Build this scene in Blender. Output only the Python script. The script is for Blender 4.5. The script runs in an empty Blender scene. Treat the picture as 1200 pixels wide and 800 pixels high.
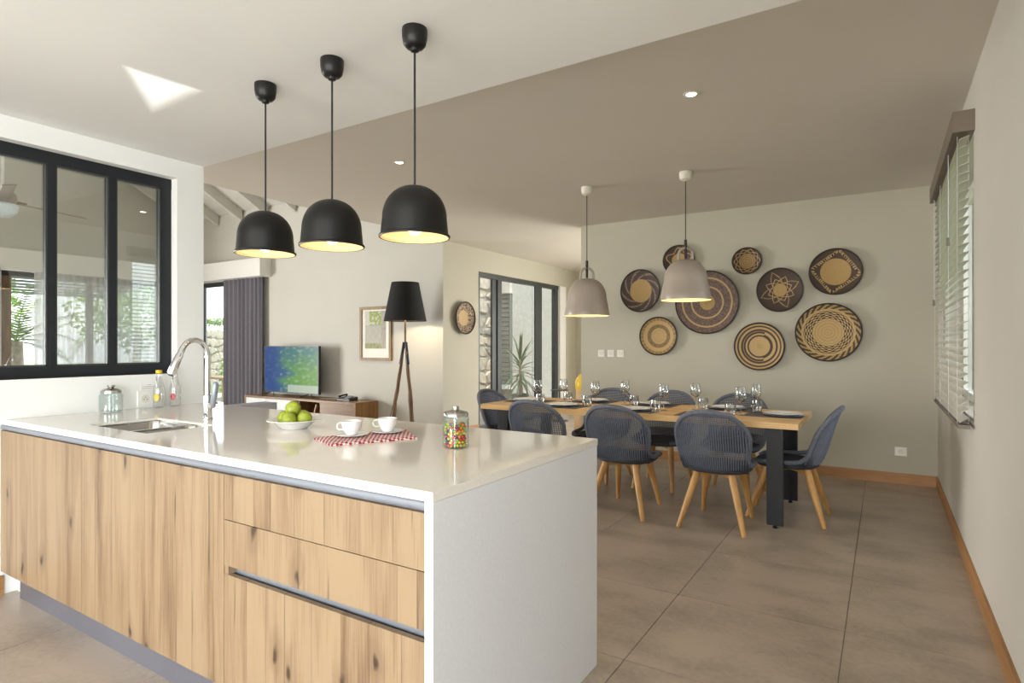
import bpy, bmesh, math, random
from mathutils import Vector, Matrix, noise
PI = math.pi
R = math.radians
rnd = random.Random(7)
scn = bpy.context.scene
COL = scn.collection

# ------------------------------------------------------------------ camera
cam = bpy.data.cameras.new('camera')
co = bpy.data.objects.new('camera', cam)
COL.objects.link(co)
co.location = (0, 0, 1.38)
co.rotation_euler = (R(90), 0, R(32.1))
cam.sensor_width = 36
cam.lens = 20.88
cam.shift_y = 0.0033
cam.clip_start = 0.05
cam.clip_end = 300
scn.camera = co

# ------------------------------------------------------------------ world, sun, exposure
w = bpy.data.worlds.new('sky')
scn.world = w
w.use_nodes = True
nt = w.node_tree
nt.nodes.clear()
sky = nt.nodes.new('ShaderNodeTexSky')
sky.sky_type = 'NISHITA'
sky.sun_disc = False
sky.sun_elevation = R(68)
sky.sun_rotation = R(118)
sky.air_density = 1.0
sky.dust_density = 2.0
mixw = nt.nodes.new('ShaderNodeMix'); mixw.data_type = 'RGBA'
mixw.inputs['Factor'].default_value = 0.45
mixw.inputs[7].default_value = (7.5, 7.6, 7.8, 1)
nt.links.new(sky.outputs[0], mixw.inputs[6])
bg = nt.nodes.new('ShaderNodeBackground')
bg.inputs[1].default_value = 0.42
nt.links.new(mixw.outputs[2], bg.inputs[0])
ow = nt.nodes.new('ShaderNodeOutputWorld')
nt.links.new(bg.outputs[0], ow.inputs[0])

def light(name, kind, loc, rot, energy, color=(1, 1, 1), parent=None, **kw):
    L = bpy.data.lights.new(name, kind)
    L.energy = energy
    L.color = color
    for k, v in kw.items():
        setattr(L, k, v)
    o = bpy.data.objects.new(name, L)
    COL.objects.link(o)
    o.location = loc
    o.rotation_euler = rot
    if parent:
        o.parent = parent
    return o

light('sun', 'SUN', (0, -10, 20), (R(22), 0, R(62)), 3.6, (1, .95, .86), angle=R(.6))

def portal(loc, rot, sx, sy):
    o = light('daylight_portal', 'AREA', loc, rot, 1.0)
    o.data.shape = 'RECTANGLE'; o.data.size = sx; o.data.size_y = sy
    o.data.cycles.is_portal = True
    return o

# daylight that comes in by the wide glazed openings of the kitchen behind the camera
def area(name, loc, rot, sx, sy, e, col=(1, 1, 1)):
    return light(name, 'AREA', loc, rot, e, col, shape='RECTANGLE', size=sx, size_y=sy)

area('kitchen_window_daylight', (-1.9, -7.25, 1.45), (R(90), 0, 0), 3.6, 2.1, 270, (1, .97, .93))
area('terrace_door_daylight', (.72, -2.25, 1.2), (0, R(90), 0), 2.2, 2.3, 170, (.84, .92, 1))
portal((.70, -2.25, 1.2), (0, R(90), 0), 2.3, 2.4)
portal((-12.5, 3.9, 1.3), (0, R(-90), 0), 2.6, 6.0)
portal((-5.72, 9.25, 1.3), (0, R(-90), 0), 2.6, 3.0)
portal((-11.2, 7.1, 1.3), (R(-90), 0, 0), 2.4, 2.6)
portal((.62, 5.3, 1.75), (0, R(90), 0), 1.7, 2.0)
area('hall_fill_light', (-1.5, 11.25, 1.4), (R(-90), 0, 0), 2.6, 2.0, 190, (1, .98, .95))  # unseen lamp added to brighten the hall ceiling and patio wall
area('patio_door_daylight', (-12.45, 1.2, 1.3), (0, R(-90), 0), 2.4, 3.2, 420, (1, .98, .95))

# added spot lamp standing in for sun bounced onto the kitchen ceiling: triangular beam
def glint_spot(loc, target, tri, energy):
    o = light('glint_stand_in', 'SPOT', loc, (0, 0, 0), energy, (1, .99, .96), spot_size=R(30), spot_blend=0, shadow_soft_size=.0)
    d = Vector(target) - Vector(loc)
    o.rotation_euler = d.to_track_quat('-Z', 'Y').to_euler()
    m = Matrix.Translation(loc) @ o.rotation_euler.to_matrix().to_4x4()
    P = []
    for p in tri:
        q = m.inverted() @ Vector(p)
        P.append((q.x / q.z, q.y / q.z))
    c = (sum(p[0] for p in P) / 3, sum(p[1] for p in P) / 3)
    L = o.data; L.use_nodes = True; t = L.node_tree
    em = next(n for n in t.nodes if n.type == 'EMISSION')
    tc = t.nodes.new('ShaderNodeTexCoord'); sp = t.nodes.new('ShaderNodeSeparateXYZ')
    t.links.new(tc.outputs['Normal'], sp.inputs[0])
    def mt(op, a, b):
        n = t.nodes.new('ShaderNodeMath'); n.operation = op
        for i, q in enumerate((a, b)):
            if isinstance(q, (int, float)): n.inputs[i].default_value = q
            else: t.links.new(q, n.inputs[i])
        return n.outputs[0]
    gx, gy = mt('DIVIDE', sp.outputs[0], sp.outputs[2]), mt('DIVIDE', sp.outputs[1], sp.outputs[2])
    cur = None
    for (ax, ay), (bx, by_) in zip(P, P[1:] + P[:1]):
        nx, ny = by_ - ay, -(bx - ax)
        if (c[0] - ax) * nx + (c[1] - ay) * ny < 0: nx, ny = -nx, -ny
        l = math.hypot(nx, ny)
        e = mt('ADD', mt('MULTIPLY', gx, nx / l), mt('ADD', mt('MULTIPLY', gy, ny / l), -(ax * nx + ay * ny) / l))
        cur = e if cur is None else mt('MINIMUM', cur, e)
    n = t.nodes.new('ShaderNodeMath'); n.operation = 'MULTIPLY_ADD'; n.use_clamp = True
    t.links.new(cur, n.inputs[0]); n.inputs[1].default_value = 140; n.inputs[2].default_value = .35
    t.links.new(n.outputs[0], em.inputs['Strength'])
glint_spot((-1.2, -3.0, .3), (-3.0, 1.54, 2.622), ((-2.871, 1.329, 2.622), (-2.831, 1.637, 2.622), (-3.285, 1.65, 2.622)), 1500)

scn.view_settings.view_transform = 'Standard'
scn.view_settings.look = 'None'
scn.view_settings.gamma = 1
scn.view_settings.use_curve_mapping = False
scn.view_settings.exposure = 0.73

# ------------------------------------------------------------------ materials
M = {}

def newmat(name):
    m = bpy.data.materials.new(name)
    m.use_nodes = True
    t = m.node_tree
    t.nodes.clear()
    o = t.nodes.new('ShaderNodeOutputMaterial')
    b = t.nodes.new('ShaderNodeBsdfPrincipled')
    t.links.new(b.outputs[0], o.inputs[0])
    M[name] = m
    return m, t, b

def N(t, kind, **kw):
    n = t.nodes.new(kind)
    for k, v in kw.items():
        if k in n.inputs.keys() if hasattr(n.inputs, 'keys') else False:
            n.inputs[k].default_value = v
        else:
            setattr(n, k, v)
    return n

def ramp(t, src, stops):
    r = t.nodes.new('ShaderNodeValToRGB')
    el = r.color_ramp.elements
    while len(el) < len(stops):
        el.new(0.5)
    for e, (p, c) in zip(el, stops):
        e.position = p
        e.color = (*c, 1) if len(c) == 3 else c
    t.links.new(src, r.inputs[0])
    return r.outputs[0]

def coords(t, scale=(1, 1, 1), kind='Object', rot=(0, 0, 0)):
    tc = t.nodes.new('ShaderNodeTexCoord')
    mp = t.nodes.new('ShaderNodeMapping')
    mp.inputs['Scale'].default_value = scale
    mp.inputs['Rotation'].default_value = rot
    t.links.new(tc.outputs[kind], mp.inputs[0])
    return mp.outputs[0]

def plain(name, col, rough=.5, metal=0., var=.06, nscale=6., bump=0., bscale=60., coat=0., emit=None, es=1., spec=.5, stretch=(1, 1, 1)):
    m, t, b = newmat(name)
    v = coords(t, stretch)
    n = t.nodes.new('ShaderNodeTexNoise')
    n.inputs['Scale'].default_value = nscale
    n.inputs['Detail'].default_value = 4
    t.links.new(v, n.inputs['Vector'])
    lo = tuple(c * (1 - var) for c in col)
    hi = tuple(min(1, c * (1 + var)) for c in col)
    t.links.new(ramp(t, n.outputs[0], [(.3, lo), (.7, hi)]), b.inputs['Base Color'])
    b.inputs['Roughness'].default_value = rough
    b.inputs['Metallic'].default_value = metal
    b.inputs['Coat Weight'].default_value = coat
    b.inputs['Specular IOR Level'].default_value = spec
    if bump:
        n2 = t.nodes.new('ShaderNodeTexNoise')
        n2.inputs['Scale'].default_value = bscale
        n2.inputs['Detail'].default_value = 3
        t.links.new(v, n2.inputs['Vector'])
        bp = t.nodes.new('ShaderNodeBump')
        bp.inputs['Strength'].default_value = bump
        bp.inputs['Distance'].default_value = .01
        t.links.new(n2.outputs[0], bp.inputs['Height'])
        t.links.new(bp.outputs[0], b.inputs['Normal'])
    if emit:
        b.inputs['Emission Color'].default_value = (*emit, 1)
        b.inputs['Emission Strength'].default_value = es
    return m

def glass(name, tint=(1, 1, 1), ior=1.45, boost=1.0, power=5):
    m = bpy.data.materials.new(name); m.use_nodes = True
    t = m.node_tree; t.nodes.clear()
    o = t.nodes.new('ShaderNodeOutputMaterial')
    tr = t.nodes.new('ShaderNodeBsdfTransparent'); tr.inputs[0].default_value = (*tint, 1)
    gl = t.nodes.new('ShaderNodeBsdfGlossy'); gl.inputs['Roughness'].default_value = .01
    lw = t.nodes.new('ShaderNodeLayerWeight')
    pw = t.nodes.new('ShaderNodeMath'); pw.operation = 'POWER'; pw.inputs[1].default_value = power
    t.links.new(lw.outputs['Facing'], pw.inputs[0])
    f0 = ((ior - 1) / (ior + 1)) ** 2
    fr = t.nodes.new('ShaderNodeMath'); fr.operation = 'MULTIPLY_ADD'; fr.inputs[1].default_value = 1 - f0; fr.inputs[2].default_value = f0
    t.links.new(pw.outputs[0], fr.inputs[0])
    mu = t.nodes.new('ShaderNodeMath'); mu.operation = 'MULTIPLY'; mu.inputs[1].default_value = boost; mu.use_clamp = True
    mx = t.nodes.new('ShaderNodeMixShader')
    t.links.new(fr.outputs[0], mu.inputs[0]); t.links.new(mu.outputs[0], mx.inputs[0])
    t.links.new(tr.outputs[0], mx.inputs[1]); t.links.new(gl.outputs[0], mx.inputs[2])
    t.links.new(mx.outputs[0], o.inputs[0])
    M[name] = m
    return m

def wood(name, along, across, light_c, dark_c, bw=.15, crack=.0, rough=.5, knots=0., per_obj=False, fine=1.0, coat=0.0, third=None):
    """boards running along one axis of the object's own space, with grain, cracks and knots"""
    m, t, b = newmat(name)
    tc = t.nodes.new('ShaderNodeTexCoord')
    src = tc.outputs['Object']
    if per_obj:
        oi = t.nodes.new('ShaderNodeObjectInfo')
        cmb = t.nodes.new('ShaderNodeCombineXYZ')
        mu = t.nodes.new('ShaderNodeMath'); mu.operation = 'MULTIPLY'; mu.inputs[1].default_value = 17.3
        t.links.new(oi.outputs['Random'], mu.inputs[0])
        for i in range(3):
            t.links.new(mu.outputs[0], cmb.inputs[i])
        ad = t.nodes.new('ShaderNodeVectorMath'); ad.operation = 'ADD'
        t.links.new(src, ad.inputs[0]); t.links.new(cmb.outputs[0], ad.inputs[1])
        src = ad.outputs[0]
    sp = t.nodes.new('ShaderNodeSeparateXYZ')
    t.links.new(src, sp.inputs[0])
    ix = {'x': 0, 'y': 1, 'z': 2}
    A, B = sp.outputs[ix[along]], sp.outputs[ix[across]]
    Cx = sp.outputs[3 - ix[along] - ix[across]]
    def mth(op, a, bb=None, cl=False):
        n = t.nodes.new('ShaderNodeMath'); n.operation = op; n.use_clamp = cl
        for i, q in enumerate((a, bb)):
            if q is None: continue
            if isinstance(q, (int, float)): n.inputs[i].default_value = q
            else: t.links.new(q, n.inputs[i])
        return n.outputs[0]
    # boards
    vo = t.nodes.new('ShaderNodeTexVoronoi'); vo.voronoi_dimensions = '1D'; vo.feature = 'F1'
    vo.inputs['Scale'].default_value = 1 / bw
    t.links.new(B, vo.inputs['W'])
    ve = t.nodes.new('ShaderNodeTexVoronoi'); ve.voronoi_dimensions = '1D'; ve.feature = 'DISTANCE_TO_EDGE'
    ve.inputs['Scale'].default_value = 1 / bw
    t.links.new(B, ve.inputs['W'])
    bcol = t.nodes.new('ShaderNodeSeparateColor'); t.links.new(vo.outputs['Color'], bcol.inputs[0])
    # grain space
    def gvec(sa, sb):
        c = t.nodes.new('ShaderNodeCombineXYZ')
        t.links.new(mth('ADD', mth('MULTIPLY', A, sa), mth('MULTIPLY', bcol.outputs[0], 31.)), c.inputs[0])
        t.links.new(mth('MULTIPLY', B, sb), c.inputs[1])
        t.links.new(mth('MULTIPLY', Cx, sb), c.inputs[2])
        return c.outputs[0]
    def nz(v, det=4, dist=0., sc=1.):
        n = t.nodes.new('ShaderNodeTexNoise'); n.inputs['Scale'].default_value = sc
        n.inputs['Detail'].default_value = det; n.inputs['Distortion'].default_value = dist
        t.links.new(v, n.inputs['Vector']); return n.outputs[0]
    g1 = nz(gvec(.9, 13 * fine), 5, .6)
    g2 = nz(gvec(5, 150 * fine), 3)
    g3 = nz(gvec(.5, 4 * fine), 3, .3)
    f = mth('ADD', mth('ADD', mth('MULTIPLY', g1, .85), mth('MULTIPLY', g3, .45)), mth('MULTIPLY', mth('SUBTRACT', g2, .5), .42))
    f = mth('ADD', f, mth('MULTIPLY', mth('SUBTRACT', bcol.outputs[1], .5), .16))
    mid = third or tuple((a + c) / 2 for a, c in zip(light_c, dark_c))
    base = ramp(t, f, [(.38, dark_c), (.55, mid), (.74, light_c)])
    cur = base
    def mixc(fac, c1, c2):
        mx = t.nodes.new('ShaderNodeMix'); mx.data_type = 'RGBA'
        t.links.new(fac, mx.inputs['Factor'])
        t.links.new(c1, mx.inputs[6])
        if isinstance(c2, tuple): mx.inputs[7].default_value = (*c2, 1)
        else: t.links.new(c2, mx.inputs[7])
        return mx.outputs[2]
    vd = tuple(c * .30 for c in dark_c)
    if crack:
        cr = nz(gvec(1.1, 38), 3, .4)
        fac = ramp(t, cr, [(.66, (0, 0, 0)), (.75, (1, 1, 1))])
        md = ramp(t, nz(gvec(1.4, 5), 2), [(.45, (0, 0, 0)), (.62, (1, 1, 1))])
        fac = mth('MULTIPLY', mth('MULTIPLY', fac, md), crack)
        cur = mixc(fac, cur, vd)
        # dark seams between some boards
        sm = ramp(t, ve.outputs['Distance'], [(.0, (1, 1, 1)), (.022, (0, 0, 0))])
        gate = ramp(t, nz(gvec(1.7, 1.5), 2), [(.42, (0, 0, 0)), (.58, (1, 1, 1))])
        cur = mixc(mth('MULTIPLY', mth('MULTIPLY', sm, gate), .75), cur, vd)
    if knots:
        kv = t.nodes.new('ShaderNodeCombineXYZ')
        wob = mth('MULTIPLY', nz(gvec(8, 14), 2), .25)
        t.links.new(mth('ADD', mth('MULTIPLY', A, 2.6), wob), kv.inputs[0])
        t.links.new(mth('ADD', mth('MULTIPLY', B, 5.0), wob), kv.inputs[1])
        kn = t.nodes.new('ShaderNodeTexVoronoi'); kn.voronoi_dimensions = '2D'
        kn.inputs['Scale'].default_value = 1.0
        t.links.new(kv.outputs[0], kn.inputs['Vector'])
        kc = t.nodes.new('ShaderNodeSeparateColor'); t.links.new(kn.outputs['Color'], kc.inputs[0])
        gate = ramp(t, kc.outputs[0], [(.42, (1, 1, 1)), (.46, (0, 0, 0))])
        halo = ramp(t, kn.outputs['Distance'], [(.04, (1, 1, 1)), (.26, (0, 0, 0))])
        core = ramp(t, kn.outputs['Distance'], [(.03, (1, 1, 1)), (.085, (0, 0, 0))])
        cur = mixc(mth('MULTIPLY', mth('MULTIPLY', halo, gate), .45 * knots), cur, tuple(c * .8 for c in dark_c))
        cur = mixc(mth('MULTIPLY', mth('MULTIPLY', core, gate), .9 * knots), cur, vd)
    t.links.new(cur, b.inputs['Base Color'])
    b.inputs['Roughness'].default_value = rough
    b.inputs['Coat Weight'].default_value = coat
    bp = t.nodes.new('ShaderNodeBump'); bp.inputs['Strength'].default_value = .12; bp.inputs['Distance'].default_value = .003
    t.links.new(g2, bp.inputs['Height']); t.links.new(bp.outputs[0], b.inputs['Normal'])
    return m

def attr_mat(name, rough=.6, bump=.0, bscale=80, emit=0., attr='col'):
    m, t, b = newmat(name)
    a = t.nodes.new('ShaderNodeAttribute'); a.attribute_name = attr
    n = t.nodes.new('ShaderNodeTexNoise'); n.inputs['Scale'].default_value = bscale
    v = coords(t); t.links.new(v, n.inputs['Vector'])
    r = ramp(t, n.outputs[0], [(.3, (.78, .78, .78)), (.7, (1.12, 1.12, 1.12))])
    mx = t.nodes.new('ShaderNodeMix'); mx.data_type = 'RGBA'; mx.blend_type = 'MULTIPLY'
    mx.inputs['Factor'].default_value = 1
    t.links.new(a.outputs['Color'], mx.inputs[6]); t.links.new(r, mx.inputs[7])
    if emit: b.inputs['Base Color'].default_value = (.01, .01, .012, 1)
    else: t.links.new(mx.outputs[2], b.inputs['Base Color'])
    b.inputs['Roughness'].default_value = rough
    if bump:
        bp = t.nodes.new('ShaderNodeBump'); bp.inputs['Strength'].default_value = bump; bp.inputs['Distance'].default_value = .004
        t.links.new(n.outputs[0], bp.inputs['Height']); t.links.new(bp.outputs[0], b.inputs['Normal'])
    if emit:
        b.inputs['Specular IOR Level'].default_value = .12
        t.links.new(a.outputs['Color'], b.inputs['Emission Color']); b.inputs['Emission Strength'].default_value = emit
    return m

plain('kitchen_paint', (.79, .785, .755), .7, var=.02, nscale=1.5, bump=.05, bscale=140)
plain('taupe_paint', (.455, .43, .345), .75, var=.02, nscale=1.5, bump=.05, bscale=140)
plain('taupe_paint_lit', (.57, .54, .48), .75, var=.02, nscale=1.5, bump=.05, bscale=140)  # same taupe wall paint, made lighter for the light on the right wall
plain('ceiling_taupe', (.64, .60, .525), .8, var=.02, nscale=1.2, bump=.05, bscale=120)
plain('living_paint', (.585, .57, .515), .75, var=.02, nscale=1.5, bump=.05, bscale=140)
plain('rafter_paint', (.60, .59, .54), .7)
plain('quartz', (.87, .825, .765), .075, var=.03, nscale=90, spec=.7)
plain('quartz_cool_lit', (.80, .81, .835), .3, var=.03, nscale=90)  # end panel quartz with the cool daylight tinted into its colour
plain('grout', (.20, .165, .13), .9)
plain('tile_edge_metal', (.45, .45, .46), .4, metal=.9)
plain('aluminium', (.30, .325, .375), .40, metal=.45, var=.05, nscale=3)
plain('plinth_metal', (.30, .31, .37), .38, metal=.75, var=.05, nscale=3)
plain('steel', (.50, .49, .47), .22, metal=1, var=.05)
plain('chrome', (.82, .83, .86), .07, metal=1, var=.01)
plain('black_frame', (.012, .014, .018), .42, metal=.2)
plain('door_frame_grey', (.055, .06, .06), .4, metal=.3)
plain('black_lacquer', (.007, .0065, .006), .4, var=.1, spec=.35)
plain('shade_lining', (.74, .60, .38), .6)  # white lining with the bulb's warm glow put into its colour
plain('tan_lacquer', (.36, .30, .25), .38, coat=.2)
plain('cream_plastic', (.70, .67, .58), .45)
plain('white_plastic', (.80, .79, .75), .4)
plain('black_plastic', (.012, .012, .013), .35)
plain('dark_cable', (.03, .02, .018), .6)
plain('bulb', (.9, .8, .6), .4, emit=(1, .80, .50), es=2.2)
plain('lamp_disc', (.9, .85, .7), .4, emit=(1, .86, .66), es=14)
plain('ceramic', (.86, .85, .83), .15, coat=.4, var=.01)
plain('blue_ceramic', (.30, .35, .42), .3)
plain('placemat', (.12, .105, .10), .8, bump=.5, bscale=300)
plain('rattan', (.15, .175, .235), .5, var=.15, nscale=12)
plain('rattan_dark', (.035, .039, .050), .7, var=.25, nscale=60, bump=.5, bscale=220)
plain('rim_braid', (.13, .145, .185), .55, var=.3, nscale=90, bump=.8, bscale=160)
plain('table_steel', (.016, .017, .021), .5, metal=.3)
plain('curtain_grey', (.185, .175, .205), .9, var=.08, nscale=30)
plain('sofa_fabric', (.30, .30, .33), .9, bump=.3, bscale=200)
plain('blind_slat', (.52, .48, .42), .42, var=.05)
plain('blind_wood', (.17, .135, .105), .5, var=.1)
plain('lime', (.30, .37, .03), .38, var=.2, nscale=25, bump=.1, bscale=90)
plain('render_wall', (.36, .34, .305), .95, var=.16, nscale=14, bump=.9, bscale=22)
plain('shutter', (.10, .13, .14), .5)
plain('leaf_green', (.085, .20, .05), .5, var=.35, nscale=5)
plain('yucca_leaf', (.045, .115, .04), .4, var=.4, nscale=5)
plain('leaf_bright', (.22, .36, .06), .5, var=.4, nscale=3)
plain('bark', (.45, .38, .30), .9, var=.3, nscale=10)
plain('grass', (.16, .22, .06), .95, var=.4, nscale=2)
plain('paving', (.52, .48, .42), .9, var=.15, nscale=3)
plain('yellow_glaze', (.75, .50, .02), .35, var=.1)
plain('tan_clay', (.62, .42, .24), .6, var=.1)
plain('vine_wood', (.17, .105, .06), .8, var=.4, nscale=18, bump=.6, bscale=30, stretch=(1, 1, .15))
plain('red_glass', (.35, .015, .015), .3)
plain('yellow_cap', (.80, .52, .03), .4)
plain('white_front', (.72, .74, .74), .35)
plain('fan_blade', (.30, .24, .18), .5)
plain('fan_light', (.75, .82, .85), .3)
plain('eave_board', (.25, .32, .33), .7)
plain('black_shade_fabric', (.008, .008, .008), .85)
plain('white_cable', (.6, .6, .6), .5)
plain('sign_ink', (.35, .30, .34), .7)
glass('pane_glass', (.95, .975, .965), 1.55, 2.6, 4)
glass('thin_glass', (.93, .94, .94), 1.6, 2.0, 2.6)
glass('jar_glass', (.93, .96, .955), 1.45, 1.5)
wood('oak_front', 'z', 'x', (.335, .235, .137), (.15, .088, .048), bw=.13, crack=1.0, rough=.5, knots=1., per_obj=True, third=(.26, .172, .096))
wood('table_wood', 'x', 'y', (.76, .50, .22), (.44, .25, .09), bw=.13, crack=.4, rough=.42, knots=.4, third=(.63, .39, .155))
wood('leg_wood', 'z', 'x', (.62, .35, .12), (.40, .19, .055), bw=.5, rough=.45)
wood('base_wood_x', 'x', 'z', (.43, .22, .08), (.26, .12, .04), bw=.5, rough=.5, fine=.5)
wood('base_wood_y', 'y', 'z', (.43, .22, .08), (.26, .12, .04), bw=.5, rough=.5, fine=.5)
wood('walnut', 'x', 'z', (.27, .145, .06), (.12, .058, .024), bw=.3, rough=.4)
wood('walnut_side', 'z', 'y', (.32, .17, .06), (.17, .08, .026), bw=.1, rough=.4)
wood('frame_wood', 'z', 'x', (.28, .17, .06), (.16, .09, .03), bw=.5, rough=.5)
attr_mat('basket_weave', .55, .6, 220)
attr_mat('painted', .6)
attr_mat('screen', .25, 0, 3, emit=1.2)
attr_mat('candy', .2, 0, 10)

def tile_mat():
    m, t, b = newmat('floor_tile')
    tc = t.nodes.new('ShaderNodeNewGeometry')
    oi = t.nodes.new('ShaderNodeObjectInfo')
    def nz(scale, det, dist=0, st=(1, 1, 1)):
        mp = t.nodes.new('ShaderNodeMapping'); mp.inputs['Scale'].default_value = st
        t.links.new(tc.outputs['Position'], mp.inputs[0])
        n = t.nodes.new('ShaderNodeTexNoise'); n.inputs['Scale'].default_value = scale
        n.inputs['Detail'].default_value = det; n.inputs['Distortion'].default_value = dist
        t.links.new(mp.outputs[0], n.inputs['Vector']); return n.outputs[0]
    a, c = nz(2.2, 5, .15, (1, 1.6, 1)), nz(38, 5)
    ad = t.nodes.new('ShaderNodeMath'); ad.operation = 'MULTIPLY_ADD'
    t.links.new(c, ad.inputs[0]); ad.inputs[1].default_value = .35; t.links.new(a, ad.inputs[2])
    ad2 = t.nodes.new('ShaderNodeMath'); ad2.operation = 'MULTIPLY_ADD'
    t.links.new(oi.outputs['Random'], ad2.inputs[0]); ad2.inputs[1].default_value = .06; t.links.new(ad.outputs[0], ad2.inputs[2])
    t.links.new(ramp(t, ad2.outputs[0], [(.5, (.28, .228, .18)), (.82, (.43, .355, .285))]), b.inputs['Base Color'])
    b.inputs['Roughness'].default_value = .33
tile_mat()

def stone_mat(name, c1, c2):
    m, t, b = newmat(name)
    oi = t.nodes.new('ShaderNodeObjectInfo')
    n = t.nodes.new('ShaderNodeTexNoise'); n.inputs['Scale'].default_value = 9; n.inputs['Detail'].default_value = 5
    t.links.new(coords(t), n.inputs['Vector'])
    ad = t.nodes.new('ShaderNodeMath'); ad.operation = 'MULTIPLY_ADD'; ad.inputs[1].default_value = .5
    t.links.new(oi.outputs['Random'], ad.inputs[0]); t.links.new(n.outputs[0], ad.inputs[2])
    t.links.new(ramp(t, ad.outputs[0], [(.4, c1), (1., c2)]), b.inputs['Base Color'])
    b.inputs['Roughness'].default_value = .9
    bp = t.nodes.new('ShaderNodeBump'); bp.inputs['Strength'].default_value = .7; bp.inputs['Distance'].default_value = .02
    t.links.new(n.outputs[0], bp.inputs['Height']); t.links.new(bp.outputs[0], b.inputs['Normal'])
stone_mat('stone', (.20, .20, .20), (.62, .52, .40))
stone_mat('stone_warm', (.30, .27, .24), (.66, .56, .46))

def sheer():
    m = bpy.data.materials.new('sheer'); m.use_nodes = True
    t = m.node_tree; t.nodes.clear()
    o = t.nodes.new('ShaderNodeOutputMaterial')
    tr = t.nodes.new('ShaderNodeBsdfTransparent')
    tl = t.nodes.new('ShaderNodeBsdfTranslucent'); tl.inputs[0].default_value = (.72, .70, .74, 1)
    df = t.nodes.new('ShaderNodeBsdfDiffuse'); df.inputs[0].default_value = (.62, .60, .62, 1)
    n = t.nodes.new('ShaderNodeTexNoise'); n.inputs['Scale'].default_value = 3
    t.links.new(coords(t, (1, 6, .3)), n.inputs['Vector'])
    m1 = t.nodes.new('ShaderNodeMixShader'); m1.inputs[0].default_value = .5
    m2 = t.nodes.new('ShaderNodeMixShader')
    t.links.new(ramp(t, n.outputs[0], [(.3, (.66,) * 3), (.7, (.86,) * 3)]), m2.inputs[0])
    t.links.new(tl.outputs[0], m1.inputs[1]); t.links.new(df.outputs[0], m1.inputs[2])
    t.links.new(tr.outputs[0], m2.inputs[1]); t.links.new(m1.outputs[0], m2.inputs[2])
    t.links.new(m2.outputs[0], o.inputs[0])
    M['sheer'] = m
sheer()

def check_mat():
    m, t, b = newmat('gingham')
    ck = t.nodes.new('ShaderNodeTexChecker'); ck.inputs['Scale'].default_value = 84
    ck.inputs[1].default_value = (.36, .02, .04, 1); ck.inputs[2].default_value = (.80, .70, .68, 1)
    t.links.new(coords(t, rot=(0, 0, .1)), ck.inputs[0])
    t.links.new(ck.outputs[0], b.inputs['Base Color']); b.inputs['Roughness'].default_value = .9
check_mat()

# ------------------------------------------------------------------ mesh helpers
def bm_new():
    return bmesh.new()

def box(bm, x0, x1, y0, y1, z0, z1, rot=None, piv=None):
    vs = [bm.verts.new((x, y, z)) for z in (z0, z1) for y in (y0, y1) for x in (x0, x1)]
    fs = [(0, 2, 3, 1), (4, 5, 7, 6), (0, 1, 5, 4), (2, 6, 7, 3), (0, 4, 6, 2), (1, 3, 7, 5)]
    F = [bm.faces.new([vs[i] for i in f]) for f in fs]
    if rot is not None:
        bmesh.ops.rotate(bm, verts=vs, cent=piv or Vector(((x0 + x1) / 2, (y0 + y1) / 2, (z0 + z1) / 2)), matrix=rot)
    return vs

def frame_of(d):
    d = d.normalized()
    a = Vector((0, 0, 1)) if abs(d.z) < .9 else Vector((1, 0, 0))
    u = d.cross(a).normalized()
    return u, d.cross(u).normalized()

def tube(bm, pts, rad, n=8, caps=True, closed=False):
    pts = [Vector(p) for p in pts]
    L = len(pts)
    if not hasattr(rad, '__len__'):
        rad = [rad] * L
    rings = []
    u = None
    for i, p in enumerate(pts):
        if closed:
            d = pts[(i + 1) % L] - pts[i - 1]
        else:
            d = pts[min(i + 1, L - 1)] - pts[max(i - 1, 0)]
        d.normalize()
        if u is None:
            u, v = frame_of(d)
        else:
            u = (u - d * u.dot(d)).normalized()
            v = d.cross(u)
        rings.append([bm.verts.new(p + (u * math.cos(2 * PI * k / n) + v * math.sin(2 * PI * k / n)) * rad[i]) for k in range(n)])
    m = L if closed else L - 1
    for i in range(m):
        a, b = rings[i], rings[(i + 1) % L]
        for k in range(n):
            bm.faces.new((a[k], a[(k + 1) % n], b[(k + 1) % n], b[k]))
    if caps and not closed:
        bm.faces.new(rings[0][::-1]); bm.faces.new(rings[-1])
    return rings

def lathe(bm, prof, n=32, cx=0, cy=0):
    """profile of (radius, z) turned round the vertical axis"""
    rings = []
    for r, z in prof:
        if r < 1e-6:
            rings.append([bm.verts.new((cx, cy, z))])
        else:
            rings.append([bm.verts.new((cx + r * math.cos(2 * PI * k / n), cy + r * math.sin(2 * PI * k / n), z)) for k in range(n)])
    for a, b in zip(rings, rings[1:]):
        for k in range(n):
            k2 = (k + 1) % n
            if len(a) == 1 and len(b) == 1: continue
            if len(a) == 1: bm.faces.new((a[0], b[k], b[k2]))
            elif len(b) == 1: bm.faces.new((a[k], a[k2], b[0]))
            else: bm.faces.new((a[k], a[k2], b[k2], b[k]))
    return rings

def grid(bm, fn, nu, nv):
    vs = [[bm.verts.new(fn(i / nu, j / nv)) for j in range(nv + 1)] for i in range(nu + 1)]
    for i in range(nu):
        for j in range(nv):
            bm.faces.new((vs[i][j], vs[i + 1][j], vs[i + 1][j + 1], vs[i][j + 1]))
    return vs

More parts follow.
